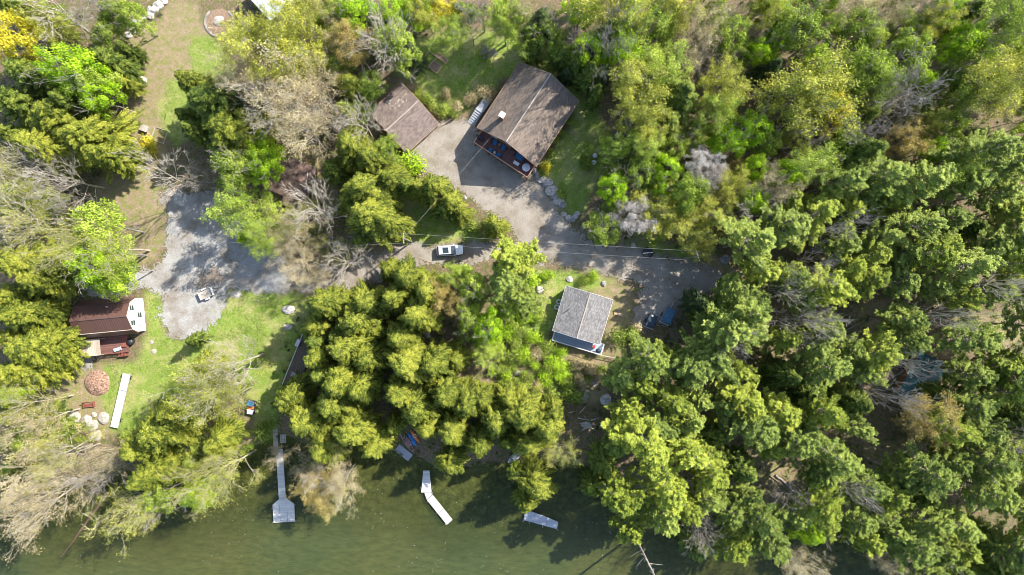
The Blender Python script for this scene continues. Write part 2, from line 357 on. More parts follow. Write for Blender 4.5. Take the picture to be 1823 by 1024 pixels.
def gravel_mat(name, a, b_, c_, tint):
    m, n, l, b = new_mat(name); tc = n.new('ShaderNodeTexCoord')
    def noise(s, d=8, r=.6):
        q = n.new('ShaderNodeTexNoise'); q.inputs['Scale'].default_value = s; q.inputs['Detail'].default_value = d; q.inputs['Roughness'].default_value = r; l.new(tc.outputs['Object'], q.inputs['Vector']); return q.outputs['Fac']
    r = n.new('ShaderNodeValToRGB'); e = r.color_ramp.elements; e[0].position = .3; e[0].color = (*a, 1); e[1].position = .72; e[1].color = (*c_, 1); q = e.new(.5); q.color = (*b_, 1)
    f = noise(5.5, 10, .8); l.new(f, r.inputs['Fac'])
    r2 = n.new('ShaderNodeValToRGB'); e = r2.color_ramp.elements; e[0].position = .42; e[0].color = (1, 1, 1, 1); e[1].position = .66; e[1].color = (*tint, 1); l.new(noise(.28, 7, .65), r2.inputs['Fac'])
    x = n.new('ShaderNodeMix'); x.data_type = 'RGBA'; x.blend_type = 'MULTIPLY'; x.inputs['Factor'].default_value = 1; l.new(r.outputs['Color'], x.inputs['A']); l.new(r2.outputs['Color'], x.inputs['B'])
    l.new(x.outputs['Result'], b.inputs['Base Color']); b.inputs['Roughness'].default_value = .95
    bp = n.new('ShaderNodeBump'); bp.inputs['Strength'].default_value = .7; bp.inputs['Distance'].default_value = .08; l.new(f, bp.inputs['Height']); l.new(bp.outputs[0], b.inputs['Normal'])
    return m
def sheet(name, polys, off, material, amp=1.6, cell=.2):
    ps = [wp(p) for p in polys]; xs = [a for p in ps for a, _ in p]; ys = [b for p in ps for _, b in p]
    X, Y = np.meshgrid(np.arange(min(xs) - 1, max(xs) + 1, cell), np.arange(min(ys) - 1, max(ys) + 1, cell))
    cx = X[:-1, :-1] + cell / 2; cy = Y[:-1, :-1] + cell / 2
    ax = cx + (fbm(cx / 1.3, cy / 1.3, 31, 5) - .5) * amp * 1.5; ay = cy + (fbm(cx / 1.3, cy / 1.3, 32, 5) - .5) * amp * 1.5
    ax = ax + rng.normal(size=cx.shape) * .34; ay = ay + rng.normal(size=cx.shape) * .34
    keep = np.zeros(cx.shape, bool)
    for p in ps: keep |= inpoly(ax, ay, p)
    keep &= shore_d(cx, cy) > .3
    idx = np.arange(X.size).reshape(X.shape)
    q = np.stack([idx[:-1, :-1], idx[:-1, 1:], idx[1:, 1:], idx[1:, :-1]], -1)[keep]
    u, inv = np.unique(q.ravel(), return_inverse=True)
    vx, vy = X.ravel()[u], Y.ravel()[u]
    # ground is a bilinear grid of .45 m: lift clear of it
    z = H(vx, vy) + off
    return tag(link(name, mesh_np(name, np.stack([vx, vy, z], -1), inv.reshape(-1, 4), material, True)), kind='structure')
GR_A = gravel_mat('tan_gravel', (.125, .108, .09), (.285, .255, .215), (.44, .40, .34), (.64, .58, .50))
GR_B = gravel_mat('grey_gravel', (.15, .148, .14), (.32, .312, .295), (.49, .48, .455), (.60, .52, .43))
sheet('driveway', [[(785,214),(838,210),(852,235),(905,280),(955,318),(985,360),(1010,395),(1045,428),(1000,445),(930,440),(905,395),(860,372),(830,345),(790,322),(755,305),(722,278),(750,240)]], .030, GR_A, 1.2)
sheet('road', [[(600,470),(650,452),(700,440),(735,428),(760,440),(830,432),(900,436),(1000,428),(1120,440),(1235,465),(1300,488),(1345,515),(1290,528),(1215,526),(1120,500),(1050,480),(960,466),(880,462),(830,470),(750,470),(700,492),(640,512),(560,522),(500,520),(505,470)],
  [(1150,505),(1215,520),(1212,560),(1195,580),(1165,575),(1140,590),(1125,575),(1135,545)]], .050, GR_A, 1.6)
sheet('parking_area', [[(505,455),(520,525),(470,525),(412,512),(400,545),(385,575),(352,605),(300,600),(286,570),(288,525),(255,512),(190,530),(130,520),(108,560),(125,640),(165,660),(165,600),(110,650),(85,590),(110,530),(150,500),(230,482),(290,472),(298,440),(300,395),(285,350),(300,335),(340,340),(400,345),(425,390),(440,410),(460,430)]], .070, GR_B, 1.6)
def puddle_mat():
    m, n, l, b = new_mat('puddle'); b.inputs['Base Color'].default_value = (.20, .16, .12, 1); b.inputs['Roughness'].default_value = .25; return m
sheet('puddle', [[(352,520),(360,495),(372,478),(395,482),(400,500),(385,508),(362,510)]], .085, puddle_mat(), 1.2)

# lake: murky water whose clarity falls with depth
wxx = np.concatenate([np.linspace(-1400, -112, 16), np.arange(-105, 105.1, .8), np.linspace(112, 1400, 16)]); wyy = np.concatenate([np.linspace(-1400, -66, 16), np.arange(-60, -18, .6)])
WX, WY = np.meshgrid(wxx, wyy); depth = np.clip(WATER - H(WX, WY), 0, 5)
jj = np.arange(WX.size).reshape(WX.shape); wq = np.stack([jj[:-1, :-1], jj[:-1, 1:], jj[1:, 1:], jj[1:, :-1]], -1).reshape(-1, 4)
def water_mat():
    m, n, l, b = new_mat('lake_water'); tc = n.new('ShaderNodeTexCoord')
    at = n.new('ShaderNodeAttribute'); at.attribute_name = 'depth'
    mp = n.new('ShaderNodeMapping'); mp.inputs['Rotation'].default_value = (0, 0, R(35)); mp.inputs['Scale'].default_value = (.5, 1.6, 1); l.new(tc.outputs['Object'], mp.inputs[0])
    n1 = n.new('ShaderNodeTexNoise'); n1.inputs['Scale'].default_value = .9; n1.inputs['Detail'].default_value = 8; n1.inputs['Roughness'].default_value = .6; l.new(mp.outputs[0], n1.inputs['Vector'])
    n2 = n.new('ShaderNodeTexNoise'); n2.inputs['Scale'].default_value = .05; n2.inputs['Detail'].default_value = 4; l.new(tc.outputs['Object'], n2.inputs['Vector'])
    n3 = n.new('ShaderNodeTexNoise'); n3.inputs['Scale'].default_value = 2.6; n3.inputs['Detail'].default_value = 6; l.new(mp.outputs[0], n3.inputs['Vector'])
    r = n.new('ShaderNodeValToRGB'); e = r.color_ramp.elements; e[0].position = .3; e[0].color = (.042, .053, .018, 1); e[1].position = .75; e[1].color = (.074, .083, .029, 1); l.new(n1.outputs['Fac'], r.inputs['Fac'])
    r2 = n.new('ShaderNodeValToRGB'); e = r2.color_ramp.elements; e[0].position = .35; e[0].color = (.88, .96, .92, 1); e[1].position = .65; e[1].color = (1.15, 1.05, .85, 1); l.new(n2.outputs['Fac'], r2.inputs['Fac'])
    x = n.new('ShaderNodeMix'); x.data_type = 'RGBA'; x.blend_type = 'MULTIPLY'; x.inputs['Factor'].default_value = 1; l.new(r.outputs['Color'], x.inputs['A']); l.new(r2.outputs['Color'], x.inputs['B'])
    l.new(x.outputs['Result'], b.inputs['Base Color']); b.inputs['Roughness'].default_value = .08; b.inputs['IOR'].default_value = 1.42
    bp = n.new('ShaderNodeBump'); bp.inputs['Strength'].default_value = .35; bp.inputs['Distance'].default_value = .12; l.new(n3.outputs['Fac'], bp.inputs['Height']); l.new(bp.outputs[0], b.inputs['Normal'])
    mr = n.new('ShaderNodeMapRange'); mr.inputs['From Min'].default_value = 0; mr.inputs['From Max'].default_value = 2.4; mr.inputs['To Min'].default_value = .2; mr.inputs['To Max'].default_value = .97; l.new(at.outputs['Fac'], mr.inputs['Value'])
    tr = n.new('ShaderNodeBsdfTransparent'); tr.inputs['Color'].default_value = (.75, .85, .6, 1)
    mx = n.new('ShaderNodeMixShader'); l.new(mr.outputs['Result'], mx.inputs[0]); l.new(tr.outputs[0], mx.inputs[1]); l.new(b.outputs[0], mx.inputs[2]); l.new(mx.outputs[0], n['Material Output'].inputs['Surface'])
    return m
lake = link('lake', mesh_np('lake', np.stack([WX.ravel(), WY.ravel(), np.full(WX.size, WATER)], -1), wq, water_mat(), True, {'depth': depth.ravel()}))
tag(lake, kind='structure')

# ---- uncountable stuff: grass tufts, undergrowth, specks on the water
def scatter(n, polys, seed, excl=()):
    r = np.random.default_rng(seed); out = []
    ps = [wp(p) for p in polys]; A = [(min(a for a, _ in p), max(a for a, _ in p), min(b for _, b in p), max(b for _, b in p)) for p in ps]
    ar = np.array([(a[1] - a[0]) * (a[3] - a[2]) for a in A]); ar = ar / ar.sum()
    for p, a, w in zip(ps, A, ar):
        k = int(n * w); x = r.uniform(a[0], a[1], k); y = r.uniform(a[2], a[3], k)
        ok = inpoly(x + (fbm(x / 2.2, y / 2.2, 11) - .5) * 3.5, y + (fbm(x / 2.2, y / 2.2, 12) - .5) * 3.5, p) & (shore_d(x, y) > .2)
        for e in excl: ok &= ~inpoly(x, y, wp(e))
        out.append(np.stack([x[ok], y[ok]], -1))
    return np.concatenate(out)
def leafquads(c, nrm, sz, asp=.6, r=rng, ud=None):
    n = len(c); nrm = nrm / (np.linalg.norm(nrm, axis=1, keepdims=True) + 1e-9)
    a = r.normal(size=(n, 3)); u = np.cross(nrm, a)
    if ud is not None: u = ud - nrm * (ud * nrm).sum(1, keepdims=True) + r.normal(size=(n, 3)) * .12
    u /= np.linalg.norm(u, axis=1, keepdims=True) + 1e-9; w = np.cross(nrm, u)
    sz = np.broadcast_to(np.asarray(sz, float).reshape(-1, 1), (n, 1)); u = u * sz * .5; w = w * sz * .5 * asp
    v = np.stack([c - u, c - w, c + u, c + w], 1).reshape(-1, 3)       # rhombus leaves
    return v, np.arange(4 * n).reshape(-1, 4)
BLD = [[(655,140),(790,140),(790,285),(655,285)], [(840,105),(1040,105),(1040,320),(840,320)], [(120,525),(265,525),(265,640),(120,640)], [(975,505),(1098,505),(1098,640),(975,640)]]
GM = leaf_mat('grass_blades', (.07, .12, .014), (.17, .26, .03), (.38, .39, .13), .3)
g = scatter(90000, GRASS, 3, BLD); g = g[fbm(g[:, 0] / 1.5, g[:, 1] / 1.5, 77) > .45]; gzz = H(g[:, 0], g[:, 1])
nn = rng.normal(size=(len(g), 3)) * .5 + np.array([0, 0, .5])
v_, f_ = leafquads(np.column_stack([g, gzz + .08]), nn, rng.uniform(.12, .28, len(g)), .35)
tag(link('grass', mesh_np('grass', v_, f_, GM, False, {'v': np.repeat(np.clip(fbm(g[:, 0] / 4, g[:, 1] / 4, 9) * 1.2 - .1 + rng.normal(size=len(g)) * .15, 0, 1), 4)})), 'short patchy spring grass on the lawns round the houses', 'grass', kind='stuff')
UG = [[(1130,75),(990,0),(1823,0),(1823,1024),(1650,1010),(1480,920),(1250,920),(1080,840),(1090,640),(1240,540),(1360,520),(1250,440),(1080,430),(1075,330),(1120,200)], [(430,0),(990,0),(740,60),(660,150),(640,260),(700,340),(680,430),(590,440),(430,330)],
      [(0,0),(300,0),(240,130),(200,300),(160,380),(230,480),(110,540),(80,640),(110,740),(0,860)], [(480,800),(520,560),(680,500),(960,480),(960,600),(1090,650),(1080,830),(800,845)], [(200,850),(300,700),(440,640),(450,810)]]
def clumps(n, polys, seed, rad=(.25, .7), per=26, excl=BLD):
    c = scatter(n, polys, seed, excl); r = np.random.default_rng(seed + 1)
    rr = r.uniform(*rad, len(c)); k = per; d = r.normal(size=(len(c), k, 3)); d /= np.linalg.norm(d, axis=2, keepdims=True); d *= r.uniform(.3, 1, (len(c), k, 1)) ** .5
    pos = np.concatenate([c, H(c[:, 0], c[:, 1])[:, None] + .1], 1)[:, None, :] + d * rr[:, None, None] * np.array([1, 1, .6]) + np.array([0, 0, 1]) * (rr * .4)[:, None, None]
    vv = np.clip(r.uniform(.1, .9, (len(c), 1)) + r.normal(size=(len(c), k)) * .15, 0, 1)
    nrm = d + np.array([0, 0, .8]) + r.normal(size=d.shape) * .4
    return pos.reshape(-1, 3), nrm.reshape(-1, 3), vv.ravel()
UM = leaf_mat('undergrowth_leaves', (.035, .055, .015), (.10, .14, .03), (.24, .26, .08), .3)
p_, n_, w_ = clumps(5200, UG, 21)
v_, f_ = leafquads(p_, n_, rng.uniform(.16, .36, len(p_)))
tag(link('undergrowth', mesh_np('undergrowth', v_, f_, UM, False, {'v': np.repeat(w_, 4)})), 'low green undergrowth on the forest floor between the trees', 'undergrowth', kind='stuff')
TWM = leaf_mat('dry_litter', (.10, .07, .05), (.26, .19, .13), (.46, .36, .25), .0)
c = scatter(60000, UG + TAN, 41, BLD); v_, f_ = leafquads(np.column_stack([c, H(c[:, 0], c[:, 1]) + .06]), rng.normal(size=(len(c), 3)) * .35 + np.array([0, 0, 1]), rng.uniform(.1, .34, len(c)), .3)
tag(link('leaf_litter', mesh_np('leaf_litter', v_, f_, TWM, False, {'v': np.repeat(rng.uniform(0, 1, len(c)), 4)})), 'dry leaves and twigs scattered on bare forest ground', 'leaf litter', kind='stuff')
sx = rng.uniform(-88, 70, 1500); sy = rng.uniform(-53, -34, 1500); k = (fbm(sx / 5, sy / 5, 61) > .56) & (shore_d(sx, sy) < -3) & (rng.uniform(size=1500) < .75)
sx, sy = sx[k], sy[k]; v_, f_ = leafquads(np.column_stack([sx, sy, np.full(len(sx), WATER + .012)]), np.tile([0, 0, 1.], (len(sx), 1)) + rng.normal(size=(len(sx), 3)) * .03, rng.uniform(.06, .2, len(sx)), .7)
tag(link('floating_specks', mesh_np('floating_specks', v_, f_, M['white'])), 'tiny white petals and foam specks floating on the green water', 'specks', kind='stuff')
# ------------------------------------------------------------------ buildings
def fit(pxs, z):
    """four eave corners in order start-left, start-right, end-right, end-left (start = the gable the local +x points to)"""
    p = [V(a, b, z) for a, b in pxs]
    c = sum(p, Vector()) / 4
    a = ((p[0] - p[3]) + (p[1] - p[2])) / 2; w = ((p[3] + p[0]) / 2 - (p[1] + p[2]) / 2)
    return c.x, c.y, math.atan2(a.y, a.x), a.length, ((p[0] - p[1]).length + (p[3] - p[2]).length) / 2
def window(root, c, w, h, nrm_ang, frame=None):
    """window set in a wall; nrm_ang = outward direction in local frame"""
    frame = frame or M['white']; cr, sr = math.cos(nrm_ang), math.sin(nrm_ang)
    f = MB(); t = .06
    for dy, dz, sw, sh in ((-w / 2, 0, t, h + t), (w / 2, 0, t, h + t), (0, h / 2, w - t, t), (0, -h / 2, w - t, t), (0, 0, w - t, .03)):
        f.box((c[0] - sr * dy + cr * .03, c[1] + cr * dy + sr * .03, c[2] + dz), (.07, sw, sh), nrm_ang)
    fo = f.build('window', frame, root)
    MB().box((c[0] + cr * .01, c[1] + sr * .01, c[2]), (.03, w - t, h - t), nrm_ang).build('pane', M['glass'], fo)
    return fo
def gable_house(name, label, cat, cx, cy, rot, L, W, eave, ridge, roofm, wallm, over=.4, base=0.0, trimm=None, wins=(), cap=True, th=.18, trim=True):
    root = tag(empty(name, (cx, cy, base), rot), label, cat)
    hl, hw = L / 2 - over, W / 2 - over; k = (ridge - eave) / (W / 2)
    we = eave + k * over - th                     # wall top under the roof
    m = MB(); t = .0
    pts = [(-hw, -.4), (hw, -.4), (hw, we), (0, ridge - th - .02), (-hw, we)]
    vs = [(-hl, y, z) for y, z in pts] + [(hl, y, z) for y, z in pts]
    m.add(vs, [(0, 1, 2, 3, 4)[::-1], (5, 6, 7, 8, 9)] + [(i, (i + 1) % 5, 5 + (i + 1) % 5, 5 + i) for i in range(5)])
    m.build('wall', wallm, root)
    r = MB()
    for s in (-1, 1):
        r.slab([(-L / 2, 0, ridge), (L / 2, 0, ridge), (L / 2, s * W / 2, eave), (-L / 2, s * W / 2, eave)], th)
    ro = r.build('roof', roofm, root)
    if cap: MB().box((0, 0, ridge + .03), (L + .04, .2, .06)).build('ridge_cap', mat('ridge_cap_' + name, (.34, .29, .24), .9, .1), ro)
    if trim:
        f = MB()
        for s in (-1, 1):
            f.box((0, s * (W / 2 + .02), eave - .12), (L, .05, .2))
            for e in (-1, 1):
                x0 = e * (L / 2 + .02); f.slab([(x0 - .02, 0, ridge - .01), (x0 + .02, 0, ridge - .01), (x0 + .02, s * W / 2, eave - .01), (x0 - .02, s * W / 2, eave - .01)], .24)
        f.build('fascia', trimm or M['white'], ro)
    for (side, u, z, w, h) in wins:
        if side == 'x+': window(root, (hl, u, z), w, h, 0)
        if side == 'x-': window(root, (-hl, u, z), w, h, math.pi)
        if side == 'y+': window(root, (u, hw, z), w, h, math.pi / 2)
        if side == 'y-': window(root, (u, -hw, z), w, h, -math.pi / 2)
    return root, hl, hw
def door(root, c, w, h, ang, m=None):
    cr, sr = math.cos(ang), math.sin(ang)
    d = MB().box((c[0] + cr * .03, c[1] + sr * .03, c[2] + h / 2), (.06, w, h), ang).build('door', m or M['red_wood'], root)
    MB().box((c[0] + cr * .09 - sr * w * .35, c[1] + sr * .09 + cr * w * .35, c[2] + 1), (.06, .05, .12), ang).build('handle', M['steel'], d)
def railing(pts, z0, h, name, root, postm, sp=1.6, balm=None, top=.1):
    m = MB(); b = MB()
    for (a, c) in zip(pts[:-1], pts[1:]):
        a = Vector((*a, 0)); c = Vector((*c, 0)); d = c - a; n = max(1, round(d.length / sp)); ang = math.atan2(d.y, d.x)
        mid = (a + c) / 2
        m.box((mid.x, mid.y, z0 + h), (d.length + top, top * 1.3, .05), ang)
        m.box((mid.x, mid.y, z0 + .12), (d.length - top, .04, .05), ang)
        for i in range(n + 1):
            p = a + d * i / n; m.box((p.x, p.y, z0 + h / 2 - .02), (.1, .1, h), ang)
        k = int(d.length / .14)
        for i in range(1, k):
            p = a + d * i / k; b.box((p.x, p.y, z0 + h / 2 + .06), (.03, .03, h - .16), ang)
    o = m.build(name, postm, root); b.build('balusters', balm or postm, o); return o

# --- main house (ridge runs from the upper right gable to the deck gable; local +x points to the deck)
ax_, ay_, rot, L, W = fit([(849.9, 228), (953.8, 295.5), (1032.7, 179.7), (923.7, 111.1)], 5.0)
L *= 1.0
# which side is local +y: left/west in the photo is p0 side
root, hl, hw = gable_house('main_house', 'large brown shingle roofed house with red deck, chimney and steep gable above the gravel drive', 'house', ax_, ay_, rot, L, W, 5.0, 9.5,
    M['shingle_brown'], M['log_wall'], .45, wins=[('x+', -3, 4.2, 1.2, 1.2), ('x+', 3, 4.2, 1.2, 1.2), ('x+', 0, 6.4, 1.2, 1.4), ('x-', -3, 3.8, 1.2, 1.2), ('x-', 3, 3.8, 1.2, 1.2), ('y+', -3, 3.4, 1.2, 1.1), ('y+', 2, 3.4, 1.2, 1.1), ('y-', -3, 3.4, 1.2, 1.1), ('y-', 2, 3.4, 1.2, 1.1)], trimm=M['rail_cedar'])
house = root
door(root, (hl, 1.4, 2.85), 1.6, 2.1, 0, M['glass'])
inv = Matrix.Rotation(-rot, 4, 'Z') @ Matrix.Translation((-ax_, -ay_, 0))
sgn = 1 if (inv @ V(849.9, 228, 5)).y > 0 else -1
cp = inv @ V(894.5, 211, 7.0)
ch = MB().box((cp.x, cp.y, 7.7), (.75, .75, 3.6)).build('chimney', M['brick'], root)
MB().box((cp.x, cp.y, 9.56), (.98, .98, .12)).build('chimney_cap', M['white'], ch)
for px, py in ((879, 238),): 
    q = inv @ V(px, py, 5.4); MB().tube((q.x, q.y, 5.2), (q.x, q.y, 6.6), .05, .05, 8).build('power_mast', M['steel'], root)
# deck
dk = [inv @ V(a, b, 3.8) for a, b in ((842.4, 253.3), (939.3, 316))]
dx1 = (dk[0].x + dk[1].x) / 2; dy0, dy1 = sorted((dk[0].y, dk[1].y)); DZ = 2.8; x0 = hl + .03
deck = MB().box(((x0 + dx1) / 2, (dy0 + dy1) / 2, DZ - .09), (dx1 - x0, dy1 - dy0, .14)).build('deck', M['deck_red'], root)
pm = MB()
for i in range(5): pm.box((dx1 - .15, dy0 + .15 + (dy1 - dy0 - .3) * i / 4, DZ / 2 - .3), (.16, .16, DZ + .3))
pm.build('deck_post', M['red_wood'], deck)
railing([(x0 + .1, dy0 + .06), (dx1 - .06, dy0 + .06), (dx1 - .06, dy1 - .06), (x0 + .1, dy1 - .06)], DZ, 1.0, 'railing', deck, M['rail_cedar'])
def world_of(px, py, z): return V(px, py, z)
def chair(px, py, z, rz, label, grp, cm=None, w=.75):
    t = tag(empty('patio_chair', V(px, py, z), rz), label, 'chair', grp); cm = cm or M['blue_cushion']
    MB().box((0, 0, .36), (.72, w, .16)).build('seat', cm, t, bevel=.03)
    MB().box((-.36, 0, .68), (.16, w, .6), tilt=Matrix.Rotation(R(-14), 3, 'Y')).build('backrest', cm, t, bevel=.03)
    for s in (-1, 1): MB().box((0, s * (w / 2 + .06), .5), (.7, .09, .07)).build('armrest', M['dark'], t)
    for a in (-1, 1):
        for s in (-1, 1): MB().box((a * .3, s * (w / 2 + .05), .24), (.05, .05, .48)).build('leg', M['dark'], t)
    return t
G = 'blue patio chairs on the red deck'
chair(881, 256, DZ, rot + .2, 'blue patio chair on the deck, left of the small round table by the wall', G)
chair(896, 264, DZ, rot + .2, 'blue patio chair on the deck, right of the small round table by the wall', G)
chair(873.5, 268, DZ, rot + math.pi, 'blue patio chair against the deck railing, left of the folded white item', G)
chair(887.5, 276.5, DZ, rot + math.pi, 'blue patio chair against the deck railing, right of the folded white item', G)
t = tag(empty('loveseat', V(924.5, 281, DZ), rot), 'wide blue cushioned loveseat on the deck behind the white coffee table', 'loveseat')
MB().box((0, 0, .36), (.8, 1.6, .18)).build('seat', M['blue_cushion'], t, bevel=.04); MB().box((-.42, 0, .65), (.18, 1.6, .6)).build('backrest', M['blue_cushion'], t, bevel=.04)
for s in (-1, 1): MB().box((0, s * .88, .45), (.8, .12, .5)).build('armrest', M['dark'], t)
t = tag(empty('coffee_table', V(919, 291.5, DZ), rot + .05), 'white rectangular coffee table in front of the blue loveseat', 'table')
MB().box((0, 0, .43), (.6, 1.1, .05)).build('table_top', M['white'], t)
for a in (-1, 1):
    for s in (-1, 1): MB().box((a * .25, s * .48, .2), (.05, .05, .4)).build('leg', M['white'], t)
t = tag(empty('round_table', V(936.5, 299.5, DZ)), 'round grey metal patio table at the right end of the deck', 'table')
MB().lathe((0, 0, .7), [(.72, 0), (.74, .03), (.7, .05), (.25, .055), (.22, .08)], 28).build('table_top', M['steel'], t); MB().lathe((0, 0, 0), [(.35, 0), (.1, .08), (.07, .7)], 12).build('pedestal', M['dark'], t)
t = tag(empty('side_table', V(889, 258.5, DZ)), 'small round reddish table between two blue chairs on the deck', 'table')
MB().lathe((0, 0, .42), [(.28, 0), (.29, .04)], 18).build('table_top', M['brick'], t); MB().lathe((0, 0, 0), [(.2, 0), (.04, .06), (.04, .42)], 10).build('pedestal', M['dark'], t)
t = tag(empty('folding_stool', V(880.5, 272, DZ), rot + .5), 'folded white parasol cloth lying on a stand by the deck railing', 'parasol')
MB().lathe((0, 0, .2), [(.05, 0), (.22, .25), (.16, .7), (.03, 1.1)], 8).build('folded_canopy', M['white'], t); MB().lathe((0, 0, 0), [(.3, 0), (.26, .08), (.04, .12), (.03, .3)], 12).build('base', M['steel'], t)
t = tag(empty('gas_grill', V(854.5, 246, DZ), rot + math.pi / 2), 'covered black gas grill at the left end of the deck', 'grill')
MB().box((0, 0, .5), (1.5, .65, 1.0), top=(.92, .9)).build('cover', M['dark'], t, bevel=.04); MB().box((0, 0, 1.08), (.9, .5, .2), top=(.9, .6)).build('lid', M['dark'], t, bevel=.05)
# side stairs and ramp
sa = [inv @ V(a, b, .6) for a, b in ((838, 221), (870, 176))]
t = tag(empty('entry_steps', (V(854, 199, 0).x, V(854, 199, 0).y, 0), math.atan2(*(reversed((V(870, 176) - V(838, 221)).xy)))), 'pale blue-grey side stairs running up along the left wall of the main house', 'stairs')
for i in range(7):
    MB().box((-2.6 + i * .42, 0, .1 + i * .09), (.34, 1.5, .2 + i * .18 - .05)).build('step', M['blue_grey_boards'], t)
MB().box((1.75, 0, .72), (3.1, 1.5, .12)).build('landing', M['blue_grey_boards'], t)
st = MB()
for s in (-1, 1): 
    for x in (.4, 1.7, 3.1): st.box((x, s * .7, .3), (.1, .1, .8))
st.build('landing_post', M['grey_wood'], t)
hr = MB(); hr.tube((-2.6, .78, 1.0), (.3, .78, 1.7), .04); hr.tube((.3, .78, 1.7), (3.2, .78, 1.7), .04)
for x, z in ((-2.6, 1.0), (-.6, 1.5), (.4, 1.7), (1.8, 1.7), (3.1, 1.7)): hr.tube((x, .78, 0), (x, .78, z), .045)
hr.build('handrail', M['dark'], t)

# --- garage
gx_, gy_, grot, gL, gW = fit([(659, 197), (722, 276), (780.7, 219.8), (715.6, 147.7)], 2.8)
root, hl, hw = gable_house('garage', 'square brown shingled garage at the edge of the gravel drive, left of the main house', 'garage', gx_, gy_, grot, gL, gW, 2.8, 4.6,
    M['shingle_garage'], M['log_wall'], .35, trimm=M['rail_cedar'], wins=[('x+', 1, 1.7, .9, .9), ('x-', -1, 1.7, .9, .9)])
for u in (-1.7, 1.7):
    o = MB().box((u, -hw - .03 if (Matrix.Rotation(grot, 3, 'Z') @ Vector((0, -1, 0))).x > 0 else hw + .03, 1.1), (2.5, .06, 2.2)).build('garage_door', M['weathered'], root)
cl = MB()
for i in range(46):
    u, w_ = rng.uniform(-4.2, 1.0), rng.uniform(1.5, gW / 2 - .3); s_ = 1 if (Matrix.Rotation(grot, 3, 'Z') @ Vector((0, 1, 0))).x < 0 else -1
    z = 4.6 - (4.6 - 2.8) * (w_ / (gW / 2)) + .02
    if abs(w_ - 2.2 - .4 * (u + 2)) < 1.1: cl.box((u, s_ * w_, z), (rng.uniform(.15, .5), rng.uniform(.1, .3), .03), rng.uniform(0, 3))
cl.build('leaf_patch', M['pale_stone'], root)

# --- shingled cabin above the lake
cx_, cy_, crot, cL, cW = fit([(982.7, 588.4), (1068.2, 614.1), (1090.9, 533.1), (1008.4, 509.7)], 3.2)
root, hl, hw = gable_house('cabin', 'grey shingled cabin with a shaded front porch below the gravel road', 'cabin', cx_, cy_, crot, cL, cW, 3.2, 4.7, M['shingle_grey'], M['grey_wall'], .35,
    wins=[('x+', -2.4, 1.9, 1.2, 1.0), ('x+', 2.4, 1.9, 1.2, 1.0), ('y+', -2, 1.9, 1, 1), ('y-', -2, 1.9, 1, 1), ('y-', 2, 1.9, 1, 1)])
inv = Matrix.Rotation(-crot, 4, 'Z') @ Matrix.Translation((-cx_, -cy_, 0))
pp = [inv @ V(a, b, 1.9) for a, b in ((982, 606.6), (1070.5, 632.3))]
px1 = (pp[0].x + pp[1].x) / 2; py0, py1 = sorted((pp[0].y, pp[1].y)); x0 = hl + .03
door(root, (hl, 0, 1.0), .95, 2.0, 0, M['white'])
deck = MB().box(((x0 + px1) / 2, (py0 + py1) / 2, .92), (px1 - x0, py1 - py0, .14)).build('porch', M['steel_deck'], root)
pm = MB()
for i in range(5): pm.box((px1 - .12, py0 + .12 + (py1 - py0 - .24) * i / 4, .25), (.14, .14, 1.3))
pm.build('porch_post', M['grey_wood'], deck)
railing([(x0 + .1, py0 + .06), (px1 - .06, py0 + .06), (px1 - .06, py1 - .06), (x0 + .1, py1 - .06)], .99, .95, 'railing', deck, M['white'], 1.5)
q = inv @ V(1016, 549, 4.2); MB().tube((q.x, q.y, 3.7), (q.x, q.y, 5.0), .06, .06, 8).build('vent_pipe', M['steel'], root)
t = tag(empty('kettle_grill', V(1064, 624, .99)), 'round blue-black kettle grill in the corner of the cabin porch', 'grill')
MB().lathe((0, 0, .55), [(.15, 0), (.42, .2), (.45, .35), (.38, .5), (.12, .6), (.05, .66)], 18).build('bowl', M['navy'], t, smooth=True)
for i in range(3): MB().tube((.1 * math.cos(i * 2.1), .1 * math.sin(i * 2.1), .65), (.35 * math.cos(i * 2.1), .35 * math.sin(i * 2.1), 0), .025).build('leg', M['steel'], t)
t = tag(empty('lawn_chair', V(1057, 616.5, .99), 1.2), 'small red and white folding chair on the cabin porch', 'chair')
MB().box((0, 0, .42), (.5, .55, .06)).build('seat', M['red_paint'], t); MB().box((-.25, 0, .7), (.06, .55, .5)).build('backrest', M['red_paint'], t)
for a in (-1, 1): MB().box((0, a * .27, .3), (.55, .04, .6)).build('frame', M['white'], t)
t = tag(empty('walkway_rail', V(1092, 636, 0), math.atan2(-(640 - 631), 45)), 'long pale wooden handrail running right from the cabin porch', 'railing')
MB().box((0, 0, 1.25), (5.2, .12, .06)).build('top_rail', M['weathered'], t); MB().box((0, 0, .7), (5.2, .05, .08)).build('lower_rail', M['weathered'], t)
for i in range(4): MB().box((-2.4 + i * 1.6, 0, .5), (.1, .1, 1.5)).build('post', M['weathered'], t)
for i, (a, b, s) in enumerate(((994.5, 537.5, 'upper'), (991, 547, 'lower'))):
    t = tag(empty('ring_tube', V(a, b, .0)), 'white inflatable ring on the shaded grass left of the cabin, the %s of the two' % s, 'ring', 'white rings beside the cabin')
    vs, fs = [], []; n1, n2 = 24, 8
    for u in range(n1):
        for w_ in range(n2):
            A, B = 2 * math.pi * u / n1, 2 * math.pi * w_ / n2; vs.append(((.36 + .13 * math.cos(B)) * math.cos(A), (.36 + .13 * math.cos(B)) * math.sin(A), .16 + .13 * math.sin(B)))
            fs.append((u * n2 + w_, ((u + 1) % n1) * n2 + w_, ((u + 1) % n1) * n2 + (w_ + 1) % n2, u * n2 + (w_ + 1) % n2))
    MB().add(vs, fs).build('tube', M['light_blue'] if 0 else M['white'], t, smooth=True)
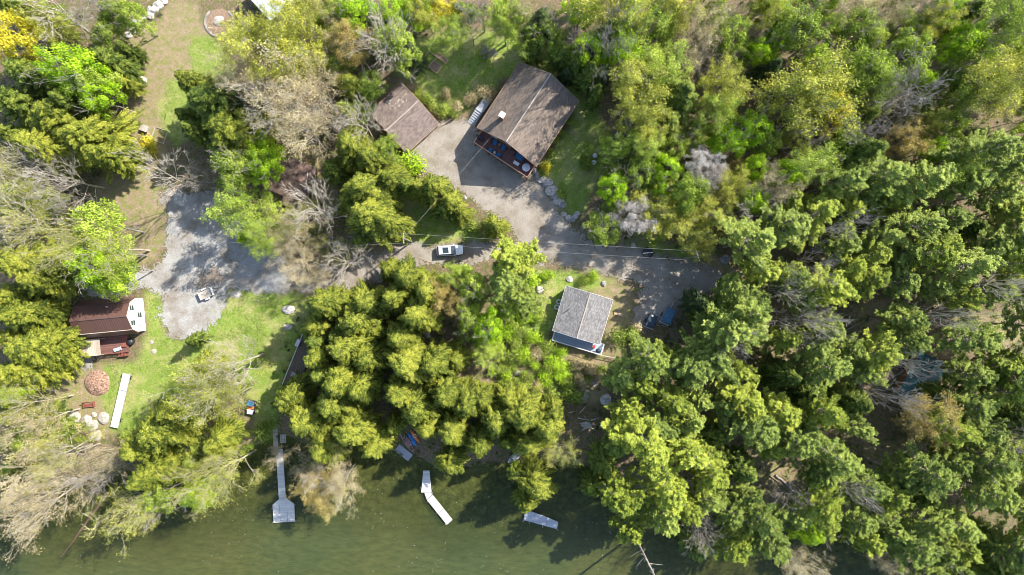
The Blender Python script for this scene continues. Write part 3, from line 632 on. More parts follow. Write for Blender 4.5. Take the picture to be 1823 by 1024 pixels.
def crate_planks(name, px, py, rz, n, l, w, m, label, cat, z=None, grp=None, gap=.04, h=.05, rails=True):
    z0 = hz(*P(px, py)[:2]) + .12 if z is None else z
    t = tag(empty(name, V(px, py, 0), rz), label, cat, grp); t.location.z = z0
    for i in range(n): MB().box((0, (i - (n - 1) / 2) * (w / n), .04), (l, w / n - gap, h)).build('board', m, t)
    if rails:
        for s in (-1, 1): MB().box((s * l * .4, 0, -.035), (.1, w, .09)).build('bearer', m, t)
    return t
crate_planks('plank_stack', 1101, 559.5, R(-15), 3, 1.7, .5, M['cedar'], 'short stack of tan planks on the grass right of the cabin', 'planks', gap=.02)

# --- white house with a brown gambrel roof
hx, hy = P(210.8, 564.4)[:2]; hrot = R(5.4); Lh = 9.7; Wd = 6.3
root = tag(empty('barn_roof_house', (hx, hy, 0), hrot), 'white house with a brown metal barn-style roof beside the left parking area', 'house')
hw2, br_, hl2 = Wd / 2, 2.5, Lh / 2
prof = [(-hw2 + .15, -.4), (hw2 - .15, -.4), (hw2 - .15, 2.75), (br_ - .1, 4.55), (0, 6.05), (-br_ + .1, 4.55), (-hw2 + .15, 2.75)]
vs = [(-hl2, y, z) for y, z in prof] + [(hl2, y, z) for y, z in prof]; n = len(prof)
MB().add(vs, [tuple(range(n))[::-1], tuple(range(n, 2 * n))] + [(i, (i + 1) % n, n + (i + 1) % n, n + i) for i in range(n)]).build('wall', M['siding'], root)
r = MB()
for s in (-1, 1):
    r.slab([(-hl2 - .25, 0, 6.3), (hl2 + .12, 0, 6.3), (hl2 + .12, s * br_, 4.75), (-hl2 - .25, s * br_, 4.75)], .14)
    r.slab([(-hl2 - .25, s * (br_ + .02), 4.72), (hl2 + .12, s * (br_ + .02), 4.72), (hl2 + .12, s * (hw2 + .2), 2.6), (-hl2 - .25, s * (hw2 + .2), 2.6)], .12)
ro = r.build('roof', M['metal_brown'], root)
sm = MB()
for i in range(24):
    x = -hl2 - .1 + i * (Lh + .15) / 23
    for s in (-1, 1):
        sm.slab([(x - .02, s * .05, 6.31), (x + .02, s * .05, 6.31), (x + .02, s * br_, 4.79), (x - .02, s * br_, 4.79)], .05)
        sm.slab([(x - .02, s * (br_ + .05), 4.74), (x + .02, s * (br_ + .05), 4.74), (x + .02, s * (hw2 + .22), 2.63), (x - .02, s * (hw2 + .22), 2.63)], .05)
sm.build('roof_seam', M['metal_brown'], ro)
MB().box((0, 0, 6.33), (Lh + .4, .3, .06)).build('ridge_cap', M['metal_brown'], ro)
MB().box((-.06, -br_ - .03, 4.76), (Lh + .36, .12, .06)).build('break_trim', M['rail_cedar'] if 0 else M['weathered'], ro)
MB().tube((1.2, 1.9, 4.6), (1.2, 1.9, 5.6), .09, .09, 8).build('vent_pipe', M['white'], ro)
for y, z in ((1.35, 4.1), (-1.35, 4.1), (.0, 1.7)): window(root, (hl2, y, z), .95, 1.35, 0)
window(root, (hl2, -2.0, 1.8), .6, .6, 0); door(root, (2.5, -hw2 + .15, 0.3), .95, 2, -math.pi / 2, M['white'])
for x in (-3, 0): window(root, (x, -hw2 + .15, 1.6), .9, 1, -math.pi / 2)
# deck and board awning on the lake side
t = tag(empty('porch_deck', (V(195, 622).x, V(195, 622).y, 0), hrot), 'reddish wooden deck with board awning and steps below the white house', 'deck')
MB().box((.1, 1.0, .55), (7.6, 3.6, .14)).build('deck_floor', M['deck_red'], t)
MB().box((-2.0, .7, 2.45), (3.35, 2.9, .09)).build('awning', M['pergola'], t)
f = MB(); 
for y in (-.79, 2.19): f.box((-2.0, y, 2.44), (3.5, .1, .16))
for x in (-3.73, -.27): f.box((x, .7, 2.44), (.1, 3.0, .16))
f.build('awning_frame', M['weathered'], t)
for a in (-3.7, -.3):
    for b in (-.75, 2.1): MB().box((a, b, 1.2), (.12, .12, 2.4)).build('awning_post', M['weathered'], t)
railing([(-3.7, -.75), (2.6, -.75)], .62, .9, 'railing', t, M['red_wood'], 1.2)
for i in range(4): MB().box((2.0 + i * .42, -.6 - .0, .52 - i * .14), (.36, 1.6, .08)).build('step', M['red_wood'], t)
for s in (-1, 1): MB().box((2.7, -.6 + s * .85, .6), (1.9, .08, .7)).build('stringer', M['red_wood'], t)
MB().box((3.3, 1.2, .65), (1.0, 2.0, .08)).build('side_landing', M['red_wood'], t)
t = tag(empty('round_grill', V(236, 608, 0)), 'round black covered grill beside the white house deck', 'grill')
MB().lathe((0, 0, 0), [(.5, 0), (.62, .5), (.66, .8), (.55, 1.05), (.2, 1.2), (.05, 1.22)], 20).build('cover', M['dark'], t, smooth=True)
t = tag(empty('pool_lounger', V(210, 622, .62), .3), 'light blue cushioned lounger on the deck of the white house', 'lounger')
MB().box((0, 0, .3), (1.3, .6, .12)).build('cushion', M['light_blue'], t, bevel=.04); MB().box((.7, 0, .42), (.5, .6, .1), tilt=Matrix.Rotation(R(-30), 3, 'Y')).build('headrest', M['white'], t, bevel=.03)
MB().box((0, 0, .14), (1.4, .5, .1)).build('frame', M['steel'], t)

# --- buildings partly under trees
def shed(name, label, cat, px, py, rz, L, W, e, r, roofm, wallm, **k):
    x, y = P(px, py)[:2]; return gable_house(name, label, cat, x, y, rz, L, W, e, r, roofm, wallm, .3, max(hz(x, y), -.5), **k)
shed('woodland_shed', 'rusty red roofed shed under bare branches, right of the left parking area', 'shed', 519, 318, R(-22), 9.0, 7.0, 2.5, 3.2, M['roof_red'], M['log_wall'], cap=False, trim=False)
shed('garden_shed', 'small rusty roofed shed under the leaning branches below the larger red roofed shed', 'shed', 527, 360, R(-22), 3.4, 2.6, 2.1, 2.5, M['roof_red'], M['log_wall'], cap=False, trim=False)
shed('hut', 'green metal roofed hut half hidden under the right hand pines', 'hut', 1626, 672, R(62), 8.5, 5.5, 2.8, 3.9, M['metal_green'], M['log_wall'], cap=False, trim=False)
a_, b_ = P(497, -26, 3.0)[:2]
root, _, _ = gable_house('neighbour_house', 'grey metal roofed building cut off by the top edge of the photo', 'house', a_, b_, R(43), 11, 7.0, 3.0, 5.6, M['metal_grey'], M['grey_wall'], .3, cap=False)
# ------------------------------------------------------------------ vehicles and trailers
def wheel(root, c, r, w, ang=0):
    d = Vector((-math.sin(ang), math.cos(ang), 0)) * w / 2; c = Vector(c)
    o = MB().tube(c - d, c + d, r, r, 16).build('wheel', M['tyre'], root)
    MB().tube(c - d * 1.06, c + d * 1.06, r * .55, r * .55, 10).build('rim', M['steel'], o)
def suv(px, py, rz):
    t = tag(empty('parked_car', V(px, py, .05), rz), 'silver white car with a long dark sunroof standing on the gravel road', 'car')
    # side profile (x, z) lofted over half widths, nose at +x
    sec = [(-2.45, .45, .78, .62), (-2.38, .35, .98, .82), (-1.9, .3, 1.05, .95), (-.6, .3, 1.06, .97), (.9, .3, 1.04, .97), (1.5, .32, 1.0, .95), (2.15, .34, .9, .88), (2.42, .4, .74, .7)]
    vs, fs = [], []
    for x, z0, z1, hw in sec: vs += [(x, -hw * .94, z0), (x, -hw, (z0 + z1) / 2), (x, -hw * .93, z1), (x, -hw * .5, z1 + .03), (x, hw * .5, z1 + .03), (x, hw * .93, z1), (x, hw, (z0 + z1) / 2), (x, hw * .94, z0)]
    for i in range(len(sec) - 1):
        for j in range(8): fs.append((i * 8 + j, i * 8 + (j + 1) % 8, i * 8 + 8 + (j + 1) % 8, i * 8 + 8 + j))
    fs += [tuple(range(8)), tuple(range(len(sec) * 8 - 1, len(sec) * 8 - 9, -1))]
    b = MB().add(vs, fs).build('body', M['car'], t, smooth=False)
    # greenhouse
    g = [(-2.2, 1.03, .82, .82), (-1.95, 1.6, .68, .68), (.25, 1.66, .70, .70), (1.1, 1.06, .86, .86)]
    vs = []
    for x, z, hw, _ in g: vs += [(x, -hw, z), (x, hw, z)]
    rf = MB().slab([(-1.95, -.68, 1.62), (.25, -.70, 1.68), (.25, .70, 1.68), (-1.95, .68, 1.62)], .06).build('roof', M['car'], t)
    MB().slab([(-1.25, -.52, 1.66), (-.15, -.53, 1.69), (-.15, .53, 1.69), (-1.25, .52, 1.66)], .02).build('sunroof', M['glass'], rf)
    for s in (-1, 1):
        MB().box((-.85, s * .62, 1.72), (2.0, .04, .04)).build('roof_rail', M['steel'], rf)
    MB().add([(.25, -.69, 1.62), (.25, .69, 1.62), (1.12, .86, 1.05), (1.12, -.86, 1.05), (.2, -.67, 1.58), (.2, .67, 1.58), (1.0, .84, 1.03), (1.0, -.84, 1.03)], [(0, 3, 2, 1), (4, 5, 6, 7), (0, 1, 5, 4), (1, 2, 6, 5), (2, 3, 7, 6), (3, 0, 4, 7)]).build('windshield', M['glass'], t)
    MB().add([(-1.95, -.67, 1.57), (-1.95, .67, 1.57), (-2.28, .8, 1.03), (-2.28, -.8, 1.03), (-1.9, -.66, 1.55), (-1.9, .66, 1.55), (-2.2, .79, 1.02), (-2.2, -.79, 1.02)], [(0, 1, 2, 3), (7, 6, 5, 4), (0, 4, 5, 1), (1, 5, 6, 2), (2, 6, 7, 3), (3, 7, 4, 0)]).build('rear_window', M['glass'], t)
    for s in (-1, 1):
        MB().add([(-1.9, s * .67, 1.57), (.22, s * .69, 1.61), (1.05, s * .85, 1.06), (-2.2, s * .8, 1.06), (-1.9, s * .63, 1.57), (.22, s * .65, 1.61), (1.05, s * .8, 1.06), (-2.2, s * .76, 1.06)], [(0, 1, 2, 3), (7, 6, 5, 4), (0, 4, 5, 1), (1, 5, 6, 2), (2, 6, 7, 3), (3, 7, 4, 0)]).build('side_window', M['glass'], t)
        MB().box((.85, s * 1.04, 1.08), (.18, .2, .14)).build('mirror', M['car'], t, bevel=.03)
        MB().box((2.28, s * .62, .74), (.2, .36, .14)).build('headlight', M['white'], t); MB().box((-2.42, s * .68, .8), (.08, .22, .22)).build('tail_light', M['red_paint'], t)
        for x in (-1.5, 1.5): wheel(t, (x, s * .86, .36), .36, .24)
    MB().box((2.42, 0, .48), (.12, 1.6, .26)).build('bumper', M['dark'], t)
suv(801.5, 446.5, R(4))
def utility_trailer():
    t = tag(empty('utility_trailer', V(370.5, 522.5, .08), R(24)), 'small white and grey open utility trailer parked on the grey gravel', 'trailer')
    MB().box((-.1, 0, .58), (2.5, 1.45, .08)).build('bed', M['weathered_y'], t)
    for s in (-1, 1):
        MB().box((-.1, s * .76, .78), (2.5, .06, .36)).build('side_panel', M['steel'], t)
        MB().box((-.2, s * .96, .66), (.95, .26, .06)).build('mudguard', M['white'], t); wheel(t, (-.2, s * .95, .32), .3, .2)
    MB().box((1.16, 0, .8), (.2, 1.56, .42)).build('front_panel', M['white'], t); MB().box((-1.36, 0, .78), (.06, 1.5, .38)).build('tailgate', M['white'], t)
    m = MB(); m.tube((1.2, .5, .5), (2.3, 0, .5), .04); m.tube((1.2, -.5, .5), (2.3, 0, .5), .04); m.tube((2.3, 0, .5), (2.9, 0, .5), .05); m.build('tongue', M['dark'], t)
    b = MB()
    for i in range(7): b.box((rng.uniform(-1, .8), rng.uniform(-.5, .5), .66), (rng.uniform(.3, .8), .14, .08), rng.uniform(-.5, .5))
    b.build('lumber', M['grey_wood'], t)
utility_trailer()
def covered_trailer(px, py, rz, l, w, h, m, label, dot, z=0.05):
    t = tag(empty('covered_trailer', V(px, py, z), rz), label, 'trailer', 'trailers right of the cabin')
    MB().box((0, 0, .45 + h / 2), (l, w, h), top=(.96, .92)).build('tarp_cover', m, t, bevel=.06)
    MB().box((0, 0, .4), (l + .05, w + .05, .1)).build('chassis', M['steel'], t)
    MB().box((-l / 2 - .12, 0, .6), (.14, w, .12)).build('rear_bumper', M['white'], t)
    for s in (-1, 1): wheel(t, (-.2, s * (w / 2 + .12), .32), .32, .2)
    MB().tube((l / 2, 0, .45), (l / 2 + 1.3, 0, .45), .06, .05).build('tongue', M['steel'], t)
    if dot: MB().lathe((l * .36, w * .12, .45 + h), [(.2, 0), (.2, .06), (.1, .1)], 14).build('vent', M['white'], t)
    else: MB().box((0, w / 2 + .03, .45 + h * .8), (l, .07, .1)).build('edge_rail', M['cedar'], t)
covered_trailer(1157.5, 571, R(68), 2.5, 1.75, .9, M['navy'], 'dark navy covered trailer with a small round white vent, right of the cabin', True)
covered_trailer(1187, 561.5, R(65), 3.0, 1.85, 1.3, M['blue_tarp'], 'blue-grey boxy covered trailer under the pine edge, right of the dark navy one', False)
t = tag(empty('lawn_tractor', (V(449.5, 724).x, V(449.5, 724).y, 0), R(-100)), 'black and white utility cart with blue windshield parked on the shaded lawn', 'cart')
MB().box((0, 0, .6), (2.6, 1.35, .35)).build('body', M['dark'], t, bevel=.06)
MB().box((.85, 0, .85), (.9, 1.2, .22), top=(.8, .85)).build('hood', M['white'], t, bevel=.05)
MB().box((-.05, 0, .9), (.6, 1.2, .3)).build('seat', M['orange'], t, bevel=.05)
MB().slab([(-1.25, -.65, 1.5), (-.35, -.6, 1.62), (-.35, .6, 1.62), (-1.25, .65, 1.5)], .05).build('canopy', M['blue_tarp'], t)
f = MB(); [f.tube((x, s * .6, .8), (x, s * .6, 1.55), .03) for x in (-1.2, -.4) for s in (-1, 1)]; f.build('roll_bar', M['dark'], t)
for x in (-.85, .85):
    for s in (-1, 1): wheel(t, (x, s * .7, .3), .3, .25)

# ------------------------------------------------------------------ docks and boats
def local_poly(pts, z): return [V(a, b, z) for a, b in pts]
DKZ = -.55
def dock_root(px, py, label, z=DKZ): return tag(empty('dock', V(px, py, z)), label, 'dock')
def dock_part(root, name, pts, m, th=.12):
    o = root.location; q = [V(a, b, o.z) - o for a, b in pts]
    return MB().prism([(v.x, v.y) for v in q], -th, 0).build(name, m, root)
def dock_posts(root, pts, m=None):
    o = root.location
    for a, b in pts:
        v = V(a, b, o.z) - o; MB().tube((v.x, v.y, -2.2), (v.x, v.y, .35), .05, .05, 8).build('post', m or M['steel'], root)
t = dock_root(500, 880, 'white walkway dock widening to an angular platform in the left part of the lake')
dock_part(t, 'walkway', [(491, 800), (503.2, 800), (508.5, 886), (496.5, 889)], M['white_boards'])
dock_part(t, 'platform', [(496, 889.4), (508.8, 886.5), (523.5, 897), (525, 928.5), (487, 931), (485, 899)], M['white_boards'])
dock_posts(t, [(484.5, 905), (486, 930), (526, 928), (524.5, 900), (495.5, 880), (492.5, 850), (506, 850)])
s = MB(); o = t.location
for a, b in (((497.5, 899), (499, 930)), ((510.5, 893), (512, 929))):
    p, q = V(*a, DKZ) - o, V(*b, DKZ) - o; s.tube((p.x, p.y, .012), (q.x, q.y, .012), .02, .02, 4)
s.build('seam', M['dark'], t)
t = dock_root(765, 880, 'cream jointed dock bending down to the right in the middle of the lake edge')
SEG = [[(753.5, 838), (764.5, 838), (768.3, 877), (749.8, 877)], [(755.5, 877.6), (767.5, 877.6), (769.5, 880.5), (759.5, 889.5)], [(760, 890), (770, 881), (785, 903), (779, 914.5), (776.5, 915)], [(779.6, 914.6), (790, 906), (805.5, 925.5), (795.5, 934.5)]]
for i, sgm in enumerate([SEG[0], SEG[1], [(760, 890), (770, 881), (789.7, 905.6), (779.2, 914.2)], SEG[3]]): dock_part(t, 'section', sgm, M['white_boards'])
dock_posts(t, [(749, 868), (761, 893), (777, 914), (793, 933), (770, 878)])
f = MB(); o = t.location
for a, b in (((760, 889.8), (770, 880.8)), ((779.4, 914.4), (789.8, 905.8))):
    p, q = V(*a, DKZ) - o, V(*b, DKZ) - o; f.tube((p.x, p.y, .02), (q.x, q.y, .02), .05, .05, 4)
f.build('joint', M['dark'], t)
t = dock_root(963, 926, 'blue-grey floating dock under overhanging leaves right of the jointed dock')
dock_part(t, 'section', [(935, 907), (952, 913), (949.5, 930.5), (932, 926.5)], M['blue_grey_boards']); dock_part(t, 'section', [(952.3, 913.1), (974, 921), (972, 937), (949.8, 930.7)], M['blue_grey_boards']); dock_part(t, 'section', [(974.3, 921.1), (994, 929.5), (991.5, 942), (972.3, 937.1)], M['blue_grey_boards'])
dock_posts(t, [(932, 928), (942, 931), (966, 938), (992, 943)], M['white'])
t = crate_planks('dock_section', 717.5, 808, R(-38), 4, 3.2, 1.5, M['blue_grey_boards'], 'loose blue-grey dock section lying on the shore below the kayaks', 'dock section', z=-.85)
# shore dock stored on lawn
t = tag(empty('stored_dock', V(214.5, 712.5, .55), math.atan2(98, 23)), 'long white dock on wheels stored on the lawn below the white house', 'dock')
MB().box((3.4, 0, 0), (3.1, 1.35, .14)).build('deck_section', M['white'], t); MB().box((-1.7, 0, .0), (6.9, 1.35, .14)).build('deck_section', M['white'], t)
MB().box((1.82, 0, .01), (.08, 1.4, .16)).build('joint', M['dark'], t)
for s in (-1, 1):
    MB().box((0, s * .69, -.08), (10.1, .05, .2)).build('side_rail', M['steel'], t); wheel(t, (4.4, s * .85, -.25), .28, .14); 
wheel(t, (-3.6, -.85, -.25), .28, .14)
for x in (-4.6, .5): MB().box((x, 0, -.3), (.1, 1.3, .4)).build('leg', M['steel'], t)
def boat_hull(name, px, py, rz, l, w, h, m, label, cat, grp=None, inner=None, z=None, flip=False):
    z = hz(*P(px, py)[:2]) + .05 if z is None else z
    t = tag(empty(name, V(px, py, 0), rz), label, cat, grp); t.location.z = z
    vs, fs = [], []; n = 13
    for i in range(n):
        u = i / (n - 1) * 2 - 1; hw = w / 2 * (1 - abs(u) ** 2.4) + .015; k = h * (.12 + .2 * u * u); x = u * l / 2
        vs += [(x, -hw, h + k - .1), (x, -hw * .75, h * .35), (x, 0, k * .6), (x, hw * .75, h * .35), (x, hw, h + k - .1)]
    for i in range(n - 1):
        for j in range(4): fs.append((i * 5 + j, i * 5 + j + 1, i * 5 + 6 + j, i * 5 + 5 + j))
    if flip: vs = [(x, y, h * 1.2 - z_) for x, y, z_ in vs]
    MB().add(vs, fs).build('hull', m, t, smooth=True)
    if not flip:
        d = MB()
        for x in (-l * .22, l * .18): d.box((x, 0, h * .75), (.26, w * .86, .05))
        d.build('thwart', inner or M['weathered'], t)
        g = MB(); pts = []
        for s in (0, 4): 
            for i in range(n - 1): g.tube(vs[i * 5 + s], vs[i * 5 + 5 + s], .025, .025, 5, False)
        g.build('gunwale', inner or M['steel'], t)
    return t
def kayak(px, py, rz, m, m2, label, z=.05, l=3.2, w=.75):
    t = tag(empty('kayak', V(px, py, 0), rz), label, 'kayak', 'boats pulled up on the shore'); t.location.z = hz(*P(px, py)[:2]) + z
    vs, fs = [], []; n, k = 15, 10
    for i in range(n):
        u = i / (n - 1) * 2 - 1; hw = w / 2 * (1 - abs(u) ** 2.2) + .01; hh = .17 * (1 - abs(u) ** 3) + .02
        for j in range(k): A = 2 * math.pi * j / k; vs.append((u * l / 2, hw * math.cos(A), .2 + .06 * u * u + hh * math.sin(A)))
    for i in range(n - 1):
        for j in range(k): fs.append((i * k + j, i * k + (j + 1) % k, i * k + k + (j + 1) % k, i * k + k + j))
    MB().add(vs, fs).build('hull', m, t, smooth=True)
    MB().lathe((-.1, 0, .33), [(.34, 0), (.36, .07), (.26, .05), (.24, -.02)], 16).build('cockpit', m2, t)
    return t
boat_hull('canoe', 724, 788, R(-56), 4.6, .95, .4, M['pink_hull'], 'faded red canoe lying on the shore left of the blue kayak', 'canoe', 'boats pulled up on the shore')
kayak(733.5, 783.5, R(-60), M['blue_plastic'], M['dark'], 'blue kayak lying between the red canoe and the orange kayak', l=3.0, w=.9)
kayak(738.5, 777, R(-55), M['orange'], M['white'], 'orange and red kayak on the shore, partly under leaves', l=3.0)
boat_hull('rowboat', 916.5, 815.5, R(38), 3.3, 1.2, .42, M['hull'], 'small pale aluminium boat pulled up beside the water in the leaf gap', 'boat')
def barrel(px, py, m, label, h=.9, r=.3, cat='barrel'):
    t = tag(empty('barrel', V(px, py, 0)), label, cat); t.location.z = hz(*P(px, py)[:2])
    MB().lathe((0, 0, 0), [(r, 0), (r * 1.04, h * .1), (r, h * .15), (r * 1.05, h * .5), (r, h * .85), (r * 1.03, h)], 18).build('drum', m, t, smooth=True)
    MB().lathe((0, 0, h), [(r * 1.03, 0), (r * .9, .03)], 18).build('lid', m, t)
barrel(1079, 804, M['blue_plastic'], 'bright blue barrel in the shade near the shore right of the driftwood', .8, .45)

# ------------------------------------------------------------------ poles and wires
def utility_pole(px, py, h, rz, label, lamp=False, guy=False):
    x, y, _ = P(px, py); t = tag(empty('utility_pole', (x, y, 0), rz), label, 'utility pole', 'utility poles along the gravel road')
    MB().tube((0, 0, -.5), (0, 0, h), .17, .11, 12).build('pole', M['grey_bark'], t)
    a = MB().box((0, .0, h - .5), (.1, 1.9, .12)).build('crossarm', M['weathered'], t)
    for s in (-.8, 0.35, .8): MB().lathe((0, s, h - .44), [(.03, 0), (.06, .06), (.05, .14), (.02, .17)], 8).build('insulator', M['white'], a)
    if lamp: MB().lathe((.3, .25, h - 1.9), [(.2, 0), (.24, .1), (.24, .75), (.1, .85)], 14).build('transformer', M['white'], t)
    return Vector((x, y, h - .3))
w1 = utility_pole(262, 455, 9.8, 0, 'leaning-looking utility pole with a white transformer at the left parking area', True)
w2 = utility_pole(733, 431, 9.8, 0, 'utility pole with service line, above the hemlocks near the silver car')
w3 = utility_pole(1218, 460, 9.8, R(20), 'utility pole at the right end of the gravel road, near the black tank')
w3t = w3
w0 = Vector((-112, 12, 9.3)); w4 = Vector((*P(1420, 545, 9)[:2], 9.0))
def wire(a, b, off, label, sag=.5, grp='overhead wires along the road'):
    m = MB(); pts = [a + (b - a) * i / 14 + Vector((0, off, -sag * 4 * (i / 14) * (1 - i / 14))) for i in range(15)]
    m.path(pts, .015, 4); return tag(m.build('overhead_wire', M['wire'], None), label, 'wire', grp)
for off, s in ((.8, 'upper'), (-.8, 'lower')):
    wire(w1, w2, off, '%s overhead wire between the left transformer pole and the middle pole' % s)
    wire(w2, w3, off, '%s overhead wire between the middle pole and the pole near the black tank' % s)
    wire(w3, w4, off, '%s overhead wire running right from the pole near the black tank into the pines' % s)
wire(w1, w0, .0, 'overhead wire running left from the transformer pole')
wire(w2, V(879, 238, 6.5), .0, 'twisted service wire from the middle pole to the main house gable', .4)

# ------------------------------------------------------------------ small things on the ground
def rock(px, py, r, label, m='granite', flat=.6, sx=1.0, rz=0, grp=None, cat='boulder', z=None):
    bm = bmesh.new(); bmesh.ops.create_icosphere(bm, subdivisions=3, radius=1); sd_ = random.randint(0, 999)
    for v in bm.verts:
        p = v.co; k = 1 + .55 * (float(fbm(p.x * 1.3 + sd_, p.y * 1.3 + p.z * 1.7, sd_, 3)) - .5) + .25 * (float(vnoise(p.x * 3 + 5, p.z * 3 + p.y * 2, sd_)) - .5)
        v.co = Vector((p.x * sx * k, p.y * k, max(-.5, p.z * flat * k))) * r
    for f in bm.faces: f.smooth = False
    me = bpy.data.meshes.new('boulder'); bm.to_mesh(me); bm.free(); me.materials.append(M[m])
    x, y = P(px, py)[:2]; o = link('boulder', me, None, (x, y, (hz(x, y) if z is None else z) + r * flat * .25), rz); return tag(o, label, cat, grp)
rock(253.5, 145, .85, 'pale upright boulder beside the dirt drive on the upper left lawn', 'pale_stone', .7, 1.25, R(-60))
rock(322, 354, 1.25, 'bluish boulder in tree shade at the top of the grey parking area', 'granite')
rock(132, 742, 1.2, 'big rounded cream boulder left of the rock group below the red bench', 'pale_stone')
rock(155, 748, .9, 'cream boulder in the rock group below the red bench, second from the left', 'pale_stone')
rock(166, 757, 1.1, 'broken pale boulder in the rock group below the red bench, lowest one', 'pale_stone')
rock(186, 745, 1.05, 'squarish pale slab boulder left of the stored white dock', 'pale_stone', .4)
rock(168, 738, .5, 'small pale stone in the middle of the rock group below the red bench', 'pale_stone')
rock(172, 775, 1.0, 'flat tan boulder below the rock group near the lake', 'pale_stone', .4)
rock(270.5, 609, .38, 'upper of two pale stepping stones on the lawn beside the white house', 'pale_stone', .3)
rock(274.5, 626, .48, 'lower of two pale stepping stones on the lawn beside the white house', 'pale_stone', .3)
rock(960, 516, .7, 'pale boulder in the bushes left of the cabin', 'pale_stone')
rock(1014, 497, .6, 'brown grey boulder just above the cabin roof corner', 'granite')
rock(1075, 505, .5, 'dark red brown stone above the cabin roof', 'dark_stone')
rock(1078, 712, 1.0, 'blue grey boulder in the shade right of the wooden steps', 'granite')
rock(920, 664, .6, 'grey boulder on the brushy slope below the cabin, left part', 'dark_stone')
rock(881, 665, .7, 'dark grey boulder on the slope beside the hemlocks', 'dark_stone')
rock(761, 597, .5, 'blue grey stone in the dark gap among the hemlocks', 'granite')
rock(127, 858, .7, 'grey boulder at the waterline among the leaning bare trees', 'granite')
rock(95, 862, .55, 'small grey boulder at the left waterline', 'granite')
rock(1128, 437, .5, 'grey stone on the verge left of the black tank', 'granite')
rock(1290, 462, .9, 'dark rounded boulder beneath the wires at the pine edge', 'dark_stone')
rock(515, 552, .8, 'reddish grey rock on the shaded lawn left of the hemlocks', 'granite', .5, 1.4)
rock(513, 582, .55, 'flat pinkish rock on the shaded lawn, below the larger reddish rock', 'pale_stone', .3, 1.5)
rock(420, 524, .7, 'flat cream stone patch on the grass right of the utility trailer', 'pale_stone', .15, 1.5)
rock(828, 352, .35, 'small white stone at the hedge edge of the main driveway', 'pale_stone')
rock(1043, 757, .6, 'flat sunlit tan rock amid the driftwood near the shore', 'pale_stone', .35, 1.6)
WALLR = [(952, 305, .5), (958, 312, .6), (964, 320, .7), (969, 329, .45), (975, 325, .8), (982, 340, 1.0), (984, 350, .6), (990, 352, .55), (995, 357, .9), (1000, 364, .7), (1004, 381, .4), (1012, 388, .55), (1018, 391, .5), (1024, 386, .45), (1028, 380, .4), (1037, 405, .35)]
ords = ['topmost', 'second', 'third', 'fourth', 'fifth', 'sixth', 'seventh', 'eighth', 'ninth', 'tenth', 'eleventh', 'twelfth', 'thirteenth', 'fourteenth', 'fifteenth', 'sixteenth']
for i, (a, b, r_) in enumerate(WALLR): rock(a, b, r_, '%s stone, counted from the deck corner, of the boulder wall right of the driveway' % ('nearest' if i == 0 else ords[i]), 'granite' if i % 3 else 'dark_stone', .65, 1.2, grp='boulder wall right of the driveway')
for a, b, r_, lb in [(292, 3, .6, 'topmost rock of the upper left lawn row, at the photo edge'), (282, 10, .8, 'large grey rock near the top of the rock row on the upper left lawn edge'),
    (273, 18, .9, 'rock in the upper left lawn row, just below the top large grey one'), (267, 27, .7, 'rock in the upper left lawn row, fourth from its top end'),
    (254, 32, .6, 'small rock in the middle of the upper left lawn row'), (245, 42, .8, 'large rock in the lower middle of the upper left lawn row'),
    (236, 55, .7, 'second lowest rock of the upper left lawn row'), (229, 63, .6, 'lowest rock of the upper left lawn row, beside the fallen trunk')]:
    rock(a, b, r_, lb, 'granite', .6, 1.2, grp='rock row along the upper left lawn')
for i, (a, b, r_) in enumerate([(712, 392, .5), (722, 397, .6), (731, 393, .45), (716, 385, .4), (739, 398, .4)]):
    rock(a, b, r_, ['dark left stone', 'largest dark stone', 'dark upper right stone', 'topmost dark stone', 'rightmost dark stone'][i] + ' of the small pile beside the middle utility pole', 'dark_stone', .6, grp='stone pile by the middle pole')
def frame_bed(px, py, rz, l, w, h, label, fill=True, m=None, name='raised_bed'):
    x, y = P(px, py)[:2]; t = tag(empty(name, (x, y, hz(x, y)), rz), label, 'garden bed', 'wooden framed garden beds'); m = m or M['cedar']
    f = MB()
    for s in (-1, 1): f.box((0, s * (w / 2), h / 2), (l + .1, .1, h)); f.box((s * l / 2, 0, h / 2), (.1, w - .1, h))
    f.build('frame', m, t)
    if fill: MB().box((0, 0, h * .35), (l - .1, w - .1, h * .6)).build('soil', M['soil'], t)
frame_bed(775, 119.5, R(-36), 1.9, 1.6, .3, 'lowest wooden raised bed of the group above the garage')
frame_bed(787, 104, R(-37), 2.3, .8, .3, 'narrow wooden raised bed right of the others above the garage')
frame_bed(765, 104.5, R(-40), 1.8, 2.0, .25, 'left wooden raised bed with one open side above the garage', False)
frame_bed(284, 241, R(-20), 2.4, 2.4, .2, 'pale square garden frame on the upper left lawn beside the yellow shrub', False, M['weathered'])
x, y = P(259.5, 229.5)[:2]
t = tag(empty('wooden_crate', (x, y, 0), R(-20)), 'grey wooden box on the lawn left of the pale square garden frame', 'box')
MB().box((0, 0, .35), (1.25, 1.1, .7)).build('crate_wall', M['grey_wood'], t); MB().box((0, 0, .73), (1.35, 1.2, .06)).build('lid', M['weathered'], t)
